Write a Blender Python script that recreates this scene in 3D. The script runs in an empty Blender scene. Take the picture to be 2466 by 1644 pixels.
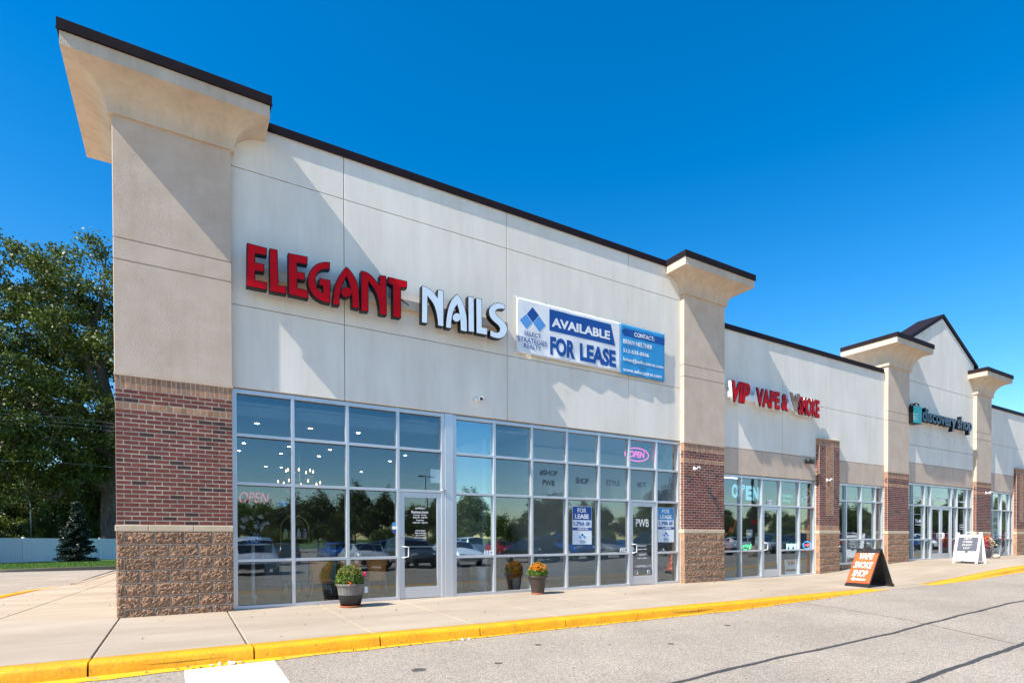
import bpy, bmesh, math, random
import numpy as np
from mathutils import Vector, Matrix, noise
R = math.radians
random.seed(7)
sc = bpy.context.scene
col = sc.collection

# ------------------------------------------------------------------ camera
FPX, YAW, PIT, ROL, SHY = 1349.772, R(30.644), R(-0.638), R(-0.151), 487.808
CAM = Vector((0.846, -10.568, 1.219))
_F = Vector((math.sin(YAW)*math.cos(PIT), math.cos(YAW)*math.cos(PIT), math.sin(PIT)))
_R0 = Vector((math.cos(YAW), -math.sin(YAW), 0)); _U0 = _R0.cross(_F)
_R = _R0*math.cos(ROL)+_U0*math.sin(ROL); _U = -_R0*math.sin(ROL)+_U0*math.cos(ROL)
cd = bpy.data.cameras.new('camera'); cam = bpy.data.objects.new('camera', cd); col.objects.link(cam)
m = Matrix((_R, _U, -_F)).transposed().to_4x4(); m.translation = CAM; cam.matrix_world = m
cd.sensor_width = 36; cd.lens = FPX/2466*36; cd.shift_y = SHY/2466; cd.clip_start = .05; cd.clip_end = 4000
sc.camera = cam
def ray(px, py): return (_R*((px-1233)/FPX)-_U*((py-(822+SHY))/FPX)+_F)
def W(px, py, Y):                       # photo pixel -> (X, Z) on the real plane y = Y (used to trace flat lettering)
    d = ray(px, py); t = (Y-CAM.y)/d.y; return (CAM.x+d.x*t, CAM.z+d.z*t)

# ------------------------------------------------------------------ light
SUN_DIR = Vector((6.4, 1.0, -6.75)).normalized()
wd = bpy.data.worlds.new('World'); sc.world = wd; wd.use_nodes = True
nt = wd.node_tree; bg = nt.nodes['Background']
sky = nt.nodes.new('ShaderNodeTexSky'); sky.sky_type = 'NISHITA'; sky.sun_disc = False
sky.sun_elevation = math.asin(-SUN_DIR.z); sky.sun_rotation = math.atan2(-SUN_DIR.x, -SUN_DIR.y)
sky.altitude = 0; sky.air_density = 1.0; sky.dust_density = 0.2; sky.ozone_density = 1.6
hs = nt.nodes.new('ShaderNodeHueSaturation'); hs.inputs['Saturation'].default_value = 1.5; hs.inputs['Value'].default_value = 0.93
nt.links.new(sky.outputs[0], hs.inputs['Color']); nt.links.new(hs.outputs[0], bg.inputs['Color'])
bg.inputs['Strength'].default_value = 0.13
sl = bpy.data.lights.new('sun', 'SUN'); so = bpy.data.objects.new('sun', sl); col.objects.link(so)
sl.energy = 4.6; sl.angle = R(.5); sl.color = (1, .94, .84)
so.rotation_euler = SUN_DIR.to_track_quat('-Z', 'Y').to_euler()
sc.view_settings.view_transform = 'Standard'; sc.view_settings.look = 'None'
sc.view_settings.exposure = 0.92; sc.view_settings.gamma = 1; sc.view_settings.use_curve_mapping = False
sc.cycles.max_bounces = 8; sc.cycles.transparent_max_bounces = 12; sc.cycles.glossy_bounces = 4
sc.cycles.sample_clamp_indirect = 6

# ------------------------------------------------------------------ helpers
class MB:
    def __init__(s): s.v = []; s.f = []; s.mi = []; s.cur = 0; s.sm = set()
    def add(s, vs, fs, smooth=False):
        n = len(s.v); s.v += [tuple(v) for v in vs]
        for f in fs:
            if smooth: s.sm.add(len(s.f))
            s.f.append(tuple(i+n for i in f)); s.mi.append(s.cur)
        return s
    def box(s, x0, x1, y0, y1, z0, z1):
        return s.add([(x0,y0,z0),(x1,y0,z0),(x1,y1,z0),(x0,y1,z0),(x0,y0,z1),(x1,y0,z1),(x1,y1,z1),(x0,y1,z1)],
              [(0,3,2,1),(4,5,6,7),(0,1,5,4),(1,2,6,5),(2,3,7,6),(3,0,4,7)])
    def panel(s, x0, x1, yf, yb, z0, z1, b=.006):   # box with bevelled front (front faces -y)
        return s.add([(x0,yb,z0),(x1,yb,z0),(x1,yb,z1),(x0,yb,z1),(x0,yf+b,z0),(x1,yf+b,z0),(x1,yf+b,z1),(x0,yf+b,z1),
               (x0+b,yf,z0+b),(x1-b,yf,z0+b),(x1-b,yf,z1-b),(x0+b,yf,z1-b)],
              [(8,9,10,11),(4,5,9,8),(5,6,10,9),(6,7,11,10),(7,4,8,11),(0,1,5,4),(1,2,6,5),(2,3,7,6),(3,0,4,7),(0,3,2,1)])
    def prism(s, poly, y0, y1, axis='y'):           # poly in (x,z), extruded along y
        n = len(poly)
        a = sum(poly[i][0]*poly[(i+1)%n][1]-poly[(i+1)%n][0]*poly[i][1] for i in range(n))
        if a < 0: poly = poly[::-1]
        if y0 > y1: y0, y1 = y1, y0
        P = (lambda p, t: (p[0], t, p[1])) if axis == 'y' else ((lambda p, t: (t, p[0], p[1])) if axis == 'x' else (lambda p, t: (p[0], p[1], t)))
        vs = [P(p, y0) for p in poly]+[P(p, y1) for p in poly]
        fs = [tuple(range(n)), tuple(range(2*n-1, n-1, -1))]+[(i+n, (i+1) % n+n, (i+1) % n, i) for i in range(n)]
        return s.add(vs, fs)
    def tube(s, pts, r, n=8, cap=True, smooth=True):
        pts = [Vector(p) for p in pts]; rs = r if isinstance(r, (list, tuple)) else [r]*len(pts)
        vs = []; fs = []; a = None
        for i, p in enumerate(pts):
            t = (pts[min(i+1, len(pts)-1)]-pts[max(i-1, 0)]).normalized()
            if a is None: a = t.orthogonal().normalized()
            else:
                a = a-t*a.dot(t); a = a.normalized() if a.length > 1e-6 else t.orthogonal().normalized()
            b = t.cross(a)
            for k in range(n):
                an = 2*math.pi*k/n; vs.append(p+(a*math.cos(an)+b*math.sin(an))*rs[i])
        for i in range(len(pts)-1):
            for k in range(n): fs.append((i*n+k, i*n+(k+1) % n, (i+1)*n+(k+1) % n, (i+1)*n+k))
        s.add(vs, fs, smooth)
        if cap: 
            m0 = len(s.v)-len(vs); s.f.append(tuple(m0+k for k in range(n))[::-1]); s.mi.append(s.cur)
            s.f.append(tuple(m0+len(vs)-n+k for k in range(n))); s.mi.append(s.cur)
        return s
    def lathe(s, prof, cx, cy, cz=0, n=24, rfun=None):
        vs = []; fs = []
        for (r, z) in prof:
            for k in range(n):
                an = 2*math.pi*k/n; q = r*(rfun(an, z) if rfun else 1); vs.append((cx+q*math.cos(an), cy+q*math.sin(an), cz+z))
        for i in range(len(prof)-1):
            for k in range(n): fs.append((i*n+k, i*n+(k+1) % n, (i+1)*n+(k+1) % n, (i+1)*n+k))
        return s.add(vs, fs, True)
    def quad(s, a, b, c, d): return s.add([a, b, c, d], [(0, 1, 2, 3)])
    def mesh(s, name, mats):
        me = bpy.data.meshes.new(name); me.from_pydata(s.v, [], s.f)
        for m_ in (mats if isinstance(mats, (list, tuple)) else [mats]): me.materials.append(m_)
        me.polygons.foreach_set('material_index', s.mi)
        if s.sm: me.polygons.foreach_set('use_smooth', [i in s.sm for i in range(len(s.f))])
        me.update(); return me
    def build(s, name, mats, parent=None, loc=None, **kw): return link(name, s.mesh(name, mats), parent, loc, **kw)
def link(name, me, parent=None, loc=None, label=None, cat=None, group=None, kind=None, rz=0):
    o = bpy.data.objects.new(name, me); col.objects.link(o)
    if loc is not None: o.location = loc
    if rz: o.rotation_euler.z = rz
    if parent is not None: o.parent = parent
    if label: o['label'] = label
    if cat: o['category'] = cat
    if group: o['group'] = group
    if kind: o['kind'] = kind
    return o
def thing(name, label, cat, loc=(0, 0, 0), rz=0, group=None): return link(name, None, None, loc, label, cat, group, rz=rz)
KIDS = {}
def copy_tree(o, parent=None, allo=None):
    c = o.copy(); col.objects.link(c)
    if parent is not None: c.parent = parent
    for ch in [x for x in allo if x.parent == o]: copy_tree(ch, c, allo)
    return c

# ------------------------------------------------------------------ materials
def N(nt, t, **k):
    n = nt.nodes.new(t)
    for a, b in k.items():
        if a in n.inputs: n.inputs[a].default_value = b
        else: setattr(n, a, b)
    return n
def mat(name, c, rough=.7, metal=0, c2=None, scale=3., detail=6, c3=None, bump=0, bscale=60., island=0, spec=.5, coat=0, stretch=None, sat=0, bdist=.01, contrast=(.35, .65), streak=0):
    m_ = bpy.data.materials.new(name); m_.use_nodes = True; t = m_.node_tree; b = t.nodes['Principled BSDF']; L = t.links
    b.inputs['Roughness'].default_value = rough; b.inputs['Metallic'].default_value = metal; b.inputs['Specular IOR Level'].default_value = spec
    if coat: b.inputs['Coat Weight'].default_value = coat; b.inputs['Coat Roughness'].default_value = .05
    tc = N(t, 'ShaderNodeNewGeometry'); mp = N(t, 'ShaderNodeMapping'); L.new(tc.outputs['Position'], mp.inputs['Vector'])
    if stretch: mp.inputs['Scale'].default_value = stretch
    src = None
    if c2:
        n1 = N(t, 'ShaderNodeTexNoise', Scale=scale, Detail=detail, Roughness=.62); L.new(mp.outputs[0], n1.inputs['Vector'])
        r = N(t, 'ShaderNodeValToRGB'); r.color_ramp.elements[0].position = contrast[0]; r.color_ramp.elements[1].position = contrast[1]
        r.color_ramp.elements[0].color = (*c, 1); r.color_ramp.elements[1].color = (*c2, 1); L.new(n1.outputs[0], r.inputs[0]); src = r.outputs[0]
    if streak:
        ms = N(t, 'ShaderNodeMapping'); L.new(tc.outputs['Position'], ms.inputs['Vector']); ms.inputs['Scale'].default_value = (1, 1, .07)
        ns = N(t, 'ShaderNodeTexNoise', Scale=7, Detail=5, Roughness=.6); L.new(ms.outputs[0], ns.inputs['Vector']); rs_ = N(t, 'ShaderNodeValToRGB'); L.new(ns.outputs[0], rs_.inputs[0])
        rs_.color_ramp.elements[0].position = .38; rs_.color_ramp.elements[0].color = (1-streak, 1-streak*1.25, 1-streak*1.6, 1); rs_.color_ramp.elements[1].position = .52; rs_.color_ramp.elements[1].color = (1, 1, 1, 1)
        xm = N(t, 'ShaderNodeMix', data_type='RGBA', blend_type='MULTIPLY'); xm.inputs[0].default_value = 1; L.new(src, xm.inputs[6]); L.new(rs_.outputs[0], xm.inputs[7]); src = xm.outputs[2]
    if island:
        g = N(t, 'ShaderNodeNewGeometry'); oi = N(t, 'ShaderNodeObjectInfo'); a = N(t, 'ShaderNodeMath', operation='ADD'); fr = N(t, 'ShaderNodeMath', operation='FRACT')
        L.new(g.outputs['Random Per Island'], a.inputs[0]); L.new(oi.outputs['Random'], a.inputs[1]); L.new(a.outputs[0], fr.inputs[0])
        mr = N(t, 'ShaderNodeMapRange'); mr.inputs['To Min'].default_value = 1-island; mr.inputs['To Max'].default_value = 1+island; L.new(fr.outputs[0], mr.inputs[0])
        hv = N(t, 'ShaderNodeHueSaturation'); hv.inputs['Color'].default_value = (*c, 1)
        if src: L.new(src, hv.inputs['Color'])
        L.new(mr.outputs[0], hv.inputs['Value'])
        if c3:   # some islands take another colour
            gt = N(t, 'ShaderNodeMath', operation='GREATER_THAN'); m2 = N(t, 'ShaderNodeMath', operation='MULTIPLY'); m2.inputs[1].default_value = 7.31; f2 = N(t, 'ShaderNodeMath', operation='FRACT')
            L.new(fr.outputs[0], m2.inputs[0]); L.new(m2.outputs[0], f2.inputs[0]); L.new(f2.outputs[0], gt.inputs[0]); gt.inputs[1].default_value = .90
            mx = N(t, 'ShaderNodeMix', data_type='RGBA'); L.new(gt.outputs[0], mx.inputs[0]); L.new(hv.outputs[0], mx.inputs[6]); mx.inputs[7].default_value = (*c3, 1); src = mx.outputs[2]
        else: src = hv.outputs[0]
    if src: L.new(src, b.inputs['Base Color'])
    else: b.inputs['Base Color'].default_value = (*c, 1)
    if bump:
        n2 = N(t, 'ShaderNodeTexNoise', Scale=bscale, Detail=4); L.new(mp.outputs[0], n2.inputs['Vector'])
        bp = N(t, 'ShaderNodeBump', Strength=bump, Distance=bdist); L.new(n2.outputs[0], bp.inputs['Height']); L.new(bp.outputs[0], b.inputs['Normal'])
    return m_
def emis(name, c, s):
    m_ = bpy.data.materials.new(name); m_.use_nodes = True; b = m_.node_tree.nodes['Principled BSDF']
    b.inputs['Base Color'].default_value = (*[x*.5 for x in c], 1); b.inputs['Emission Color'].default_value = (*c, 1); b.inputs['Emission Strength'].default_value = s; return m_
def glassmat(name, refl=.16, tint=(.6, .68, .7), gl=(.85, .95, 1.), film=0, filmc=(.5, .55, .58)):
    m_ = bpy.data.materials.new(name); m_.use_nodes = True; t = m_.node_tree; L = t.links
    t.nodes.remove(t.nodes['Principled BSDF']); out = t.nodes['Material Output']
    tr = N(t, 'ShaderNodeBsdfTransparent'); tr.inputs[0].default_value = (*tint, 1)
    g = N(t, 'ShaderNodeBsdfGlossy'); g.inputs['Color'].default_value = (*gl, 1); g.inputs['Roughness'].default_value = .0
    # slight waviness of the pane
    ge = N(t, 'ShaderNodeNewGeometry'); n_ = N(t, 'ShaderNodeTexNoise', Scale=1.3, Detail=1); L.new(ge.outputs['Position'], n_.inputs['Vector'])
    bp = N(t, 'ShaderNodeBump', Strength=.25, Distance=.006); L.new(n_.outputs[0], bp.inputs['Height']); L.new(bp.outputs[0], g.inputs['Normal'])
    f = N(t, 'ShaderNodeFresnel', IOR=1.5); ir = N(t, 'ShaderNodeMapRange'); ir.inputs['To Min'].default_value = 1.5; ir.inputs['To Max'].default_value = 1/1.5; L.new(ge.outputs['Backfacing'], ir.inputs[0]); L.new(ir.outputs[0], f.inputs['IOR']); mr = N(t, 'ShaderNodeMapRange'); mr.inputs['To Min'].default_value = refl; mr.inputs['To Max'].default_value = 1; L.new(f.outputs[0], mr.inputs[0])
    base = tr.outputs[0]
    if film:
        d = N(t, 'ShaderNodeBsdfDiffuse'); d.inputs[0].default_value = (*filmc, 1); mf = N(t, 'ShaderNodeMixShader'); mf.inputs[0].default_value = film
        L.new(tr.outputs[0], mf.inputs[1]); L.new(d.outputs[0], mf.inputs[2]); base = mf.outputs[0]
    mx = N(t, 'ShaderNodeMixShader'); L.new(mr.outputs[0], mx.inputs[0]); L.new(base, mx.inputs[1]); L.new(g.outputs[0], mx.inputs[2]); L.new(mx.outputs[0], out.inputs[0])
    return m_
def leafmat(name, c, c2, tr=.22):
    m_ = bpy.data.materials.new(name); m_.use_nodes = True; t = m_.node_tree; L = t.links; b = t.nodes['Principled BSDF']; out = t.nodes['Material Output']
    g = N(t, 'ShaderNodeNewGeometry'); oi = N(t, 'ShaderNodeObjectInfo'); r = N(t, 'ShaderNodeValToRGB'); L.new(g.outputs['Random Per Island'], r.inputs[0])
    r.color_ramp.elements[0].color = (*c, 1); r.color_ramp.elements[1].color = (*c2, 1)
    hv = N(t, 'ShaderNodeHueSaturation'); mr = N(t, 'ShaderNodeMapRange'); mr.inputs['To Min'].default_value = .75; mr.inputs['To Max'].default_value = 1.25
    L.new(oi.outputs['Random'], mr.inputs[0]); L.new(mr.outputs[0], hv.inputs['Value']); L.new(r.outputs[0], hv.inputs['Color'])
    b.inputs['Roughness'].default_value = .5; L.new(hv.outputs[0], b.inputs['Base Color'])
    tl = N(t, 'ShaderNodeBsdfTranslucent'); L.new(hv.outputs[0], tl.inputs[0]); mx = N(t, 'ShaderNodeMixShader'); mx.inputs[0].default_value = tr
    L.new(b.outputs[0], mx.inputs[1]); L.new(tl.outputs[0], mx.inputs[2]); L.new(mx.outputs[0], out.inputs[0]); return m_

M = {}
M['white_eifs'] = mat('white_eifs', (.76, .70, .605), .9, c2=(.84, .79, .70), scale=1.3, detail=9, bump=.3, bscale=90, spec=.2, stretch=(1, 1, .35), streak=.03)
M['tan_eifs'] = mat('tan_eifs', (.56, .43, .33), .9, c2=(.63, .505, .40), scale=2.2, bump=.5, bscale=90, spec=.2, streak=.03)
M['cream_eifs'] = mat('cream_eifs', (.56, .445, .335), .9, c2=(.64, .53, .415), scale=2.5, bump=.5, bscale=90, spec=.2, stretch=(1, 1, .3), streak=.06)
M['joint'] = mat('joint_grey', (.52, .49, .45), .95)
M['coping'] = mat('bronze_coping', (.016, .010, .012), .6, c2=(.022, .014, .016), scale=2, spec=.1)
M['mortar'] = mat('mortar', (.56, .48, .38), .95, c2=(.44, .37, .29), scale=6, bump=.4, bscale=120)
M['brick'] = mat('red_brick', (.135, .032, .022), .88, c2=(.20, .055, .037), scale=9, island=.16, c3=(.055, .024, .020), bump=.8, bscale=110)
M['tan_brick'] = mat('tan_brick', (.34, .165, .09), .9, c2=(.42, .235, .14), scale=9, island=.2, c3=(.30, .17, .11), bump=.7, bscale=110)
M['cap_stone'] = mat('cap_stone', (.58, .44, .29), .9, c2=(.66, .52, .36), scale=6, bump=.3)
M['block'] = mat('split_block', (.17, .088, .05), .95, c2=(.50, .30, .18), scale=34, detail=4, island=.12, bump=1.0, bscale=75, bdist=.022)
M['alu'] = mat('aluminium', (.60, .61, .63), .36, metal=.55, c2=(.66, .67, .69), scale=1, spec=.6)
M['concrete'] = mat('concrete', (.34, .27, .195), .9, c2=(.44, .36, .27), scale=.9, detail=10, bump=.35, bscale=50, stretch=(.35, 1, 1))
M['dark_joint'] = mat('dark_joint', (.055, .048, .042), 1)
M['steel'] = mat('steel', (.55, .55, .56), .3, metal=1)
M['white_paint'] = mat('white_paint', (.78, .78, .78), .5)
M['black_metal'] = mat('black_metal', (.02, .02, .022), .45)
M['dark_plastic'] = mat('dark_plastic', (.025, .024, .024), .5)
M['bark'] = mat('bark', (.085, .066, .05), .95, c2=(.20, .165, .13), scale=5, bump=1, bscale=12, stretch=(1, 1, .25), bdist=.05)
M['leaf'] = leafmat('oak_leaf', (.045, .085, .009), (.20, .25, .028))
M['leaf_d'] = leafmat('dark_leaf', (.030, .058, .010), (.12, .16, .026))
M['needle'] = leafmat('spruce_needle', (.006, .018, .010), (.018, .042, .02), .05)
M['vinyl'] = mat('white_vinyl', (.72, .75, .78), .5, c2=(.78, .80, .82), scale=.6)
M['glass'] = glassmat('window_glass', .085, (.83, .87, .88))
M['glass_blue'] = glassmat('blue_film_glass', .33, (.75, .8, .82), (.80, .97, 1.0))
M['glass_lit'] = glassmat('clear_glass', .085, (.92, .95, .95))
M['glass_film'] = glassmat('frosted_glass', .08, (.6, .64, .66), film=.6, filmc=(.16, .20, .23))
M['white'] = mat('sign_white', (.82, .83, .85), .45)
M['print_white'] = mat('print_white', (.78, .79, .80), .6)
M['print_black'] = mat('print_black', (.02, .02, .022), .6)
M['red_face'] = mat('red_acrylic', (.52, .001, .006), .45, c2=(.60, .002, .008), scale=3, spec=.15)
M['pale_face'] = mat('pale_acrylic', (.66, .77, .86), .28, c2=(.72, .82, .90), scale=4)
M['letter_side'] = mat('letter_return', (.008, .008, .009), .4, spec=.2)
M['navy'] = mat('print_navy', (.006, .07, .30), .5)
M['sky_blue'] = mat('print_sky_blue', (.03, .28, .58), .45)
M['mid_blue'] = mat('print_mid_blue', (.10, .30, .66), .45)
M['orange'] = mat('print_orange', (.76, .085, .02), .5, c2=(.80, .13, .03), scale=3)
M['plaster'] = mat('interior_wall', (.22, .22, .21), .9)
M['plaster_w'] = mat('interior_white_wall', (.80, .80, .76), .9)
M['ceil'] = mat('interior_ceiling', (.20, .20, .21), .9)
M['ifloor'] = mat('interior_floor', (.06, .052, .045), .4)
M['teal'] = mat('teal_face', (.0, .42, .38), .4)

def yellow_paint():
    m_ = mat('yellow_curb_paint', (.76, .33, .002), .6, c2=(.86, .43, .004), scale=4, bump=.45, bscale=24, bdist=.012)
    t = m_.node_tree; L = t.links; b = t.nodes['Principled BSDF']; old = b.inputs['Base Color'].links[0].from_socket
    g = N(t, 'ShaderNodeNewGeometry'); n1 = N(t, 'ShaderNodeTexNoise', Scale=26, Detail=8, Roughness=.7); L.new(g.outputs['Position'], n1.inputs['Vector'])
    r = N(t, 'ShaderNodeValToRGB'); r.color_ramp.elements[0].position = .56; r.color_ramp.elements[1].position = .66; L.new(n1.outputs[0], r.inputs[0])
    mx = N(t, 'ShaderNodeMix', data_type='RGBA'); L.new(r.outputs[0], mx.inputs[0]); L.new(old, mx.inputs[6]); mx.inputs[7].default_value = (.42, .21, .03, 1)
    n2 = N(t, 'ShaderNodeTexNoise', Scale=9, Detail=9, Roughness=.75); L.new(g.outputs['Position'], n2.inputs['Vector'])
    r2 = N(t, 'ShaderNodeValToRGB'); r2.color_ramp.elements[0].position = .635; r2.color_ramp.elements[1].position = .67; L.new(n2.outputs[0], r2.inputs[0])
    mx2 = N(t, 'ShaderNodeMix', data_type='RGBA'); L.new(r2.outputs[0], mx2.inputs[0]); L.new(mx.outputs[2], mx2.inputs[6]); mx2.inputs[7].default_value = (.26, .22, .18, 1)
    L.new(mx2.outputs[2], b.inputs['Base Color']); return m_
M['yellow'] = yellow_paint()
def asphalt():
    m_ = bpy.data.materials.new('aged_asphalt'); m_.use_nodes = True; t = m_.node_tree; L = t.links; b = t.nodes['Principled BSDF']; b.inputs['Roughness'].default_value = .93
    g = N(t, 'ShaderNodeNewGeometry')
    v = N(t, 'ShaderNodeTexVoronoi', Scale=95); L.new(g.outputs['Position'], v.inputs['Vector'])
    r = N(t, 'ShaderNodeValToRGB'); e = r.color_ramp.elements; e[0].color = (.21, .172, .135, 1); e[1].color = (.53, .455, .37, 1); e[1].position = 1; x = e.new(.5); x.color = (.355, .298, .238, 1)
    sp = N(t, 'ShaderNodeSeparateColor'); L.new(v.outputs['Color'], sp.inputs[0]); L.new(sp.outputs[0], r.inputs[0])
    n1 = N(t, 'ShaderNodeTexNoise', Scale=.45, Detail=9, Roughness=.65); L.new(g.outputs['Position'], n1.inputs['Vector'])
    mr = N(t, 'ShaderNodeMapRange'); mr.inputs['From Min'].default_value = .3; mr.inputs['From Max'].default_value = .7; mr.inputs['To Min'].default_value = .82; mr.inputs['To Max'].default_value = 1.16; L.new(n1.outputs[0], mr.inputs[0])
    n3 = N(t, 'ShaderNodeTexNoise', Scale=2.6, Detail=3, Roughness=.5); L.new(g.outputs['Position'], n3.inputs['Vector'])
    r3 = N(t, 'ShaderNodeValToRGB'); r3.color_ramp.elements[0].position = .73; r3.color_ramp.elements[0].color = (1, 1, 1, 1); r3.color_ramp.elements[1].position = .78; r3.color_ramp.elements[1].color = (.55, .53, .5, 1); L.new(n3.outputs[0], r3.inputs[0])
    n4 = N(t, 'ShaderNodeTexNoise', Scale=13, Detail=2); L.new(g.outputs['Position'], n4.inputs['Vector'])
    r4 = N(t, 'ShaderNodeValToRGB'); r4.color_ramp.elements[0].position = .71; r4.color_ramp.elements[0].color = (1, 1, 1, 1); r4.color_ramp.elements[1].position = .74; r4.color_ramp.elements[1].color = (.4, .36, .33, 1); L.new(n4.outputs[0], r4.inputs[0])
    hv = N(t, 'ShaderNodeHueSaturation'); L.new(r.outputs[0], hv.inputs['Color']); L.new(mr.outputs[0], hv.inputs['Value'])
    m1 = N(t, 'ShaderNodeMix', data_type='RGBA', blend_type='MULTIPLY'); m1.inputs[0].default_value = 1; L.new(hv.outputs[0], m1.inputs[6]); L.new(r3.outputs[0], m1.inputs[7])
    m2 = N(t, 'ShaderNodeMix', data_type='RGBA', blend_type='MULTIPLY'); m2.inputs[0].default_value = 1; L.new(m1.outputs[2], m2.inputs[6]); L.new(r4.outputs[0], m2.inputs[7])
    L.new(m2.outputs[2], b.inputs['Base Color'])
    bp = N(t, 'ShaderNodeBump', Strength=.7, Distance=.012); L.new(v.outputs['Distance'], bp.inputs['Height']); L.new(bp.outputs[0], b.inputs['Normal']); return m_
M['asphalt'] = asphalt()
def marking(name, c, wear=.62):
    m_ = mat(name, c, .8, bump=.5, bscale=80); t = m_.node_tree; L = t.links; b = t.nodes['Principled BSDF']; g = N(t, 'ShaderNodeNewGeometry')
    n1 = N(t, 'ShaderNodeTexNoise', Scale=7, Detail=9, Roughness=.75); L.new(g.outputs['Position'], n1.inputs['Vector'])
    r = N(t, 'ShaderNodeValToRGB'); r.color_ramp.elements[0].position = wear; r.color_ramp.elements[1].position = wear+.04; r.color_ramp.elements[0].color = (*c, 1); r.color_ramp.elements[1].color = (.24, .21, .18, 1)
    L.new(n1.outputs[0], r.inputs[0]); L.new(r.outputs[0], b.inputs['Base Color']); return m_
M['mark_white'] = marking('white_marking', (.74, .73, .71), .6); M['mark_yellow'] = marking('yellow_marking', (.80, .42, .006), .585)
M['tar'] = mat('crack_sealant', (.030, .030, .031), .75, c2=(.075, .07, .066), scale=30)
M['grass'] = mat('grass_ground', (.035, .085, .012), .95, c2=(.085, .17, .02), scale=1.5, bump=1, bscale=30, bdist=.05)
M['blade'] = leafmat('grass_blade', (.05, .12, .015), (.13, .24, .03), .3)

# ------------------------------------------------------------------ ground levels
def lerpt(x, T):
    if x <= T[0][0]: return T[0][1]
    for (a, b), (c, d) in zip(T, T[1:]):
        if x <= c: return b+(d-b)*(x-a)/(c-a)
    return T[-1][1]
def hw(X): return lerpt(X, [(18.2, 0), (20, .09), (22.95, .24), (24.5, .305), (27, .33), (34, .35)])            # pavement at the facade
def rc(X): return lerpt(X, [(-3, -.175), (10, -.165), (15.2, -.05), (17.7, -.035), (20, .0), (24, .13), (28, .18)])   # asphalt at the kerb line
def zsw(X, Y):                                                                      # top of the pavement
    z = hw(X)+.01*min(Y, 0)
    if Y > 0 and X < 1: z = lerpt(Y, [(0, 0), (8, -.13), (12, -.20), (20, -.28), (30, -.40)])
    return z
def zas(X, Y):
    if Y <= -3.5: return rc(X)-.022*min(-Y-3.5, 30)-.004*max(-Y-33.5, 0)
    return min(rc(X), lerpt(Y, [(-3.5, -.175), (8, -.28), (12, -.315), (27, -.45), (42, -.52), (90, -.9)]))
def grid(name, xs, ys, zf, m_, parent=None, hole=None, **kw):
    b = MB(); nx = len(xs)
    vs = [(x, y, zf(x, y)) for y in ys for x in xs]
    fs = [(j*nx+i, j*nx+i+1, (j+1)*nx+i+1, (j+1)*nx+i) for j in range(len(ys)-1) for i in range(nx-1)
          if not (hole and hole((xs[i]+xs[i+1])/2, (ys[j]+ys[j+1])/2))]
    b.add(vs, fs, True); return b.build(name, m_, parent, **kw)
XS = [-600, -200, -120, -80, -50, -30, -20, -12, -8, -5, -3, -1]+[i for i in range(0, 41)]+[45, 55, 70, 90, 120, 180, 300, 600]
YS = [-110, -80, -60, -45, -35, -33.5, -28, -22, -17, -13, -10, -8, -6.5, -5, -4.2, -3.5, -3, -2, 0, 3, 6, 8, 10, 12, 16, 20, 27]
grid('parking_lot', XS, YS, zas, M['asphalt'], kind='structure')
grid('ground', [-1500, -600, -200, -60, -20, 0, 20, 60, 200, 600, 1500], [-1500, -600, -300, -160, -109, 26, 60, 160, 500, 1500],
     lambda x, y: -1.6 if -120 < y < 40 else -1.1, M['grass'], kind='structure')
# kerb of the side lawn and the lawn itself
KL = [(-60, 4.5), (-30, 17.3), (-7.2, 27.0), (-2.3, 28.8), (4, 30.5), (40, 32)]
b = MB()
for i, ((x0, y0), (x1, y1)) in enumerate(zip(KL, KL[1:])):
    z0 = zas(x0, y0)-.03; z1 = zas(x1, y1)-.03; d = Vector((x1-x0, y1-y0, 0)).normalized(); n_ = Vector((-d.y, d.x, 0))*.16
    b.add([(x0, y0, z0), (x1, y1, z1), (x1, y1, z1+.17), (x0, y0, z0+.17), (x0+n_.x, y0+n_.y, z0+.17), (x1+n_.x, y1+n_.y, z1+.17)], [(0, 1, 2, 3), (3, 2, 5, 4)])
b.build('lawn_kerb', M['concrete'], kind='structure')
def lawnz(x, y): return zas(x, y)+.11-.0015*max(0, y-30)
b = MB(); n = 0
for i, ((x0, y0), (x1, y1)) in enumerate(zip(KL, KL[1:])):
    K = 14
    for j in range(K):
        a = [(x0, y0), (x1, y1)]; q = []
        for t in (j/K, (j+1)/K):
            for (x, y) in a: yy = y+.15+(120-y)*t*t; q.append((x, yy, lawnz(x, yy)))
        b.add([q[0], q[1], q[3], q[2]], [(0, 1, 2, 3)])
b.build('lawn', M['grass'], kind='structure')
rng = np.random.default_rng(3)
def leaf_mesh(name, P, size, mats, upw=0., aspect=.62, seed=0, nrm=None):
    rg = np.random.default_rng(seed); n = len(P)
    d = rg.normal(size=(n, 3)); d[:, 2] = d[:, 2]+upw
    d /= np.linalg.norm(d, axis=1)[:, None]
    u = np.cross(d, rg.normal(size=(n, 3))); u /= np.linalg.norm(u, axis=1)[:, None]+1e-9; v = np.cross(d, u)
    s = size*rg.uniform(.6, 1.35, n)[:, None] if np.isscalar(size) else size[:, None]
    V = np.stack([P-u*s, P-v*s*aspect+d*s*.18, P+u*s, P+v*s*aspect+d*s*.18], 1).reshape(-1, 3)
    me = bpy.data.meshes.new(name); me.vertices.add(4*n); me.vertices.foreach_set('co', V.astype(np.float32).ravel())
    me.loops.add(4*n); me.loops.foreach_set('vertex_index', np.arange(4*n, dtype=np.int32))
    me.polygons.add(n); me.polygons.foreach_set('loop_start', np.arange(0, 4*n, 4, dtype=np.int32))
    me.materials.append(mats); me.update(); return me
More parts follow.
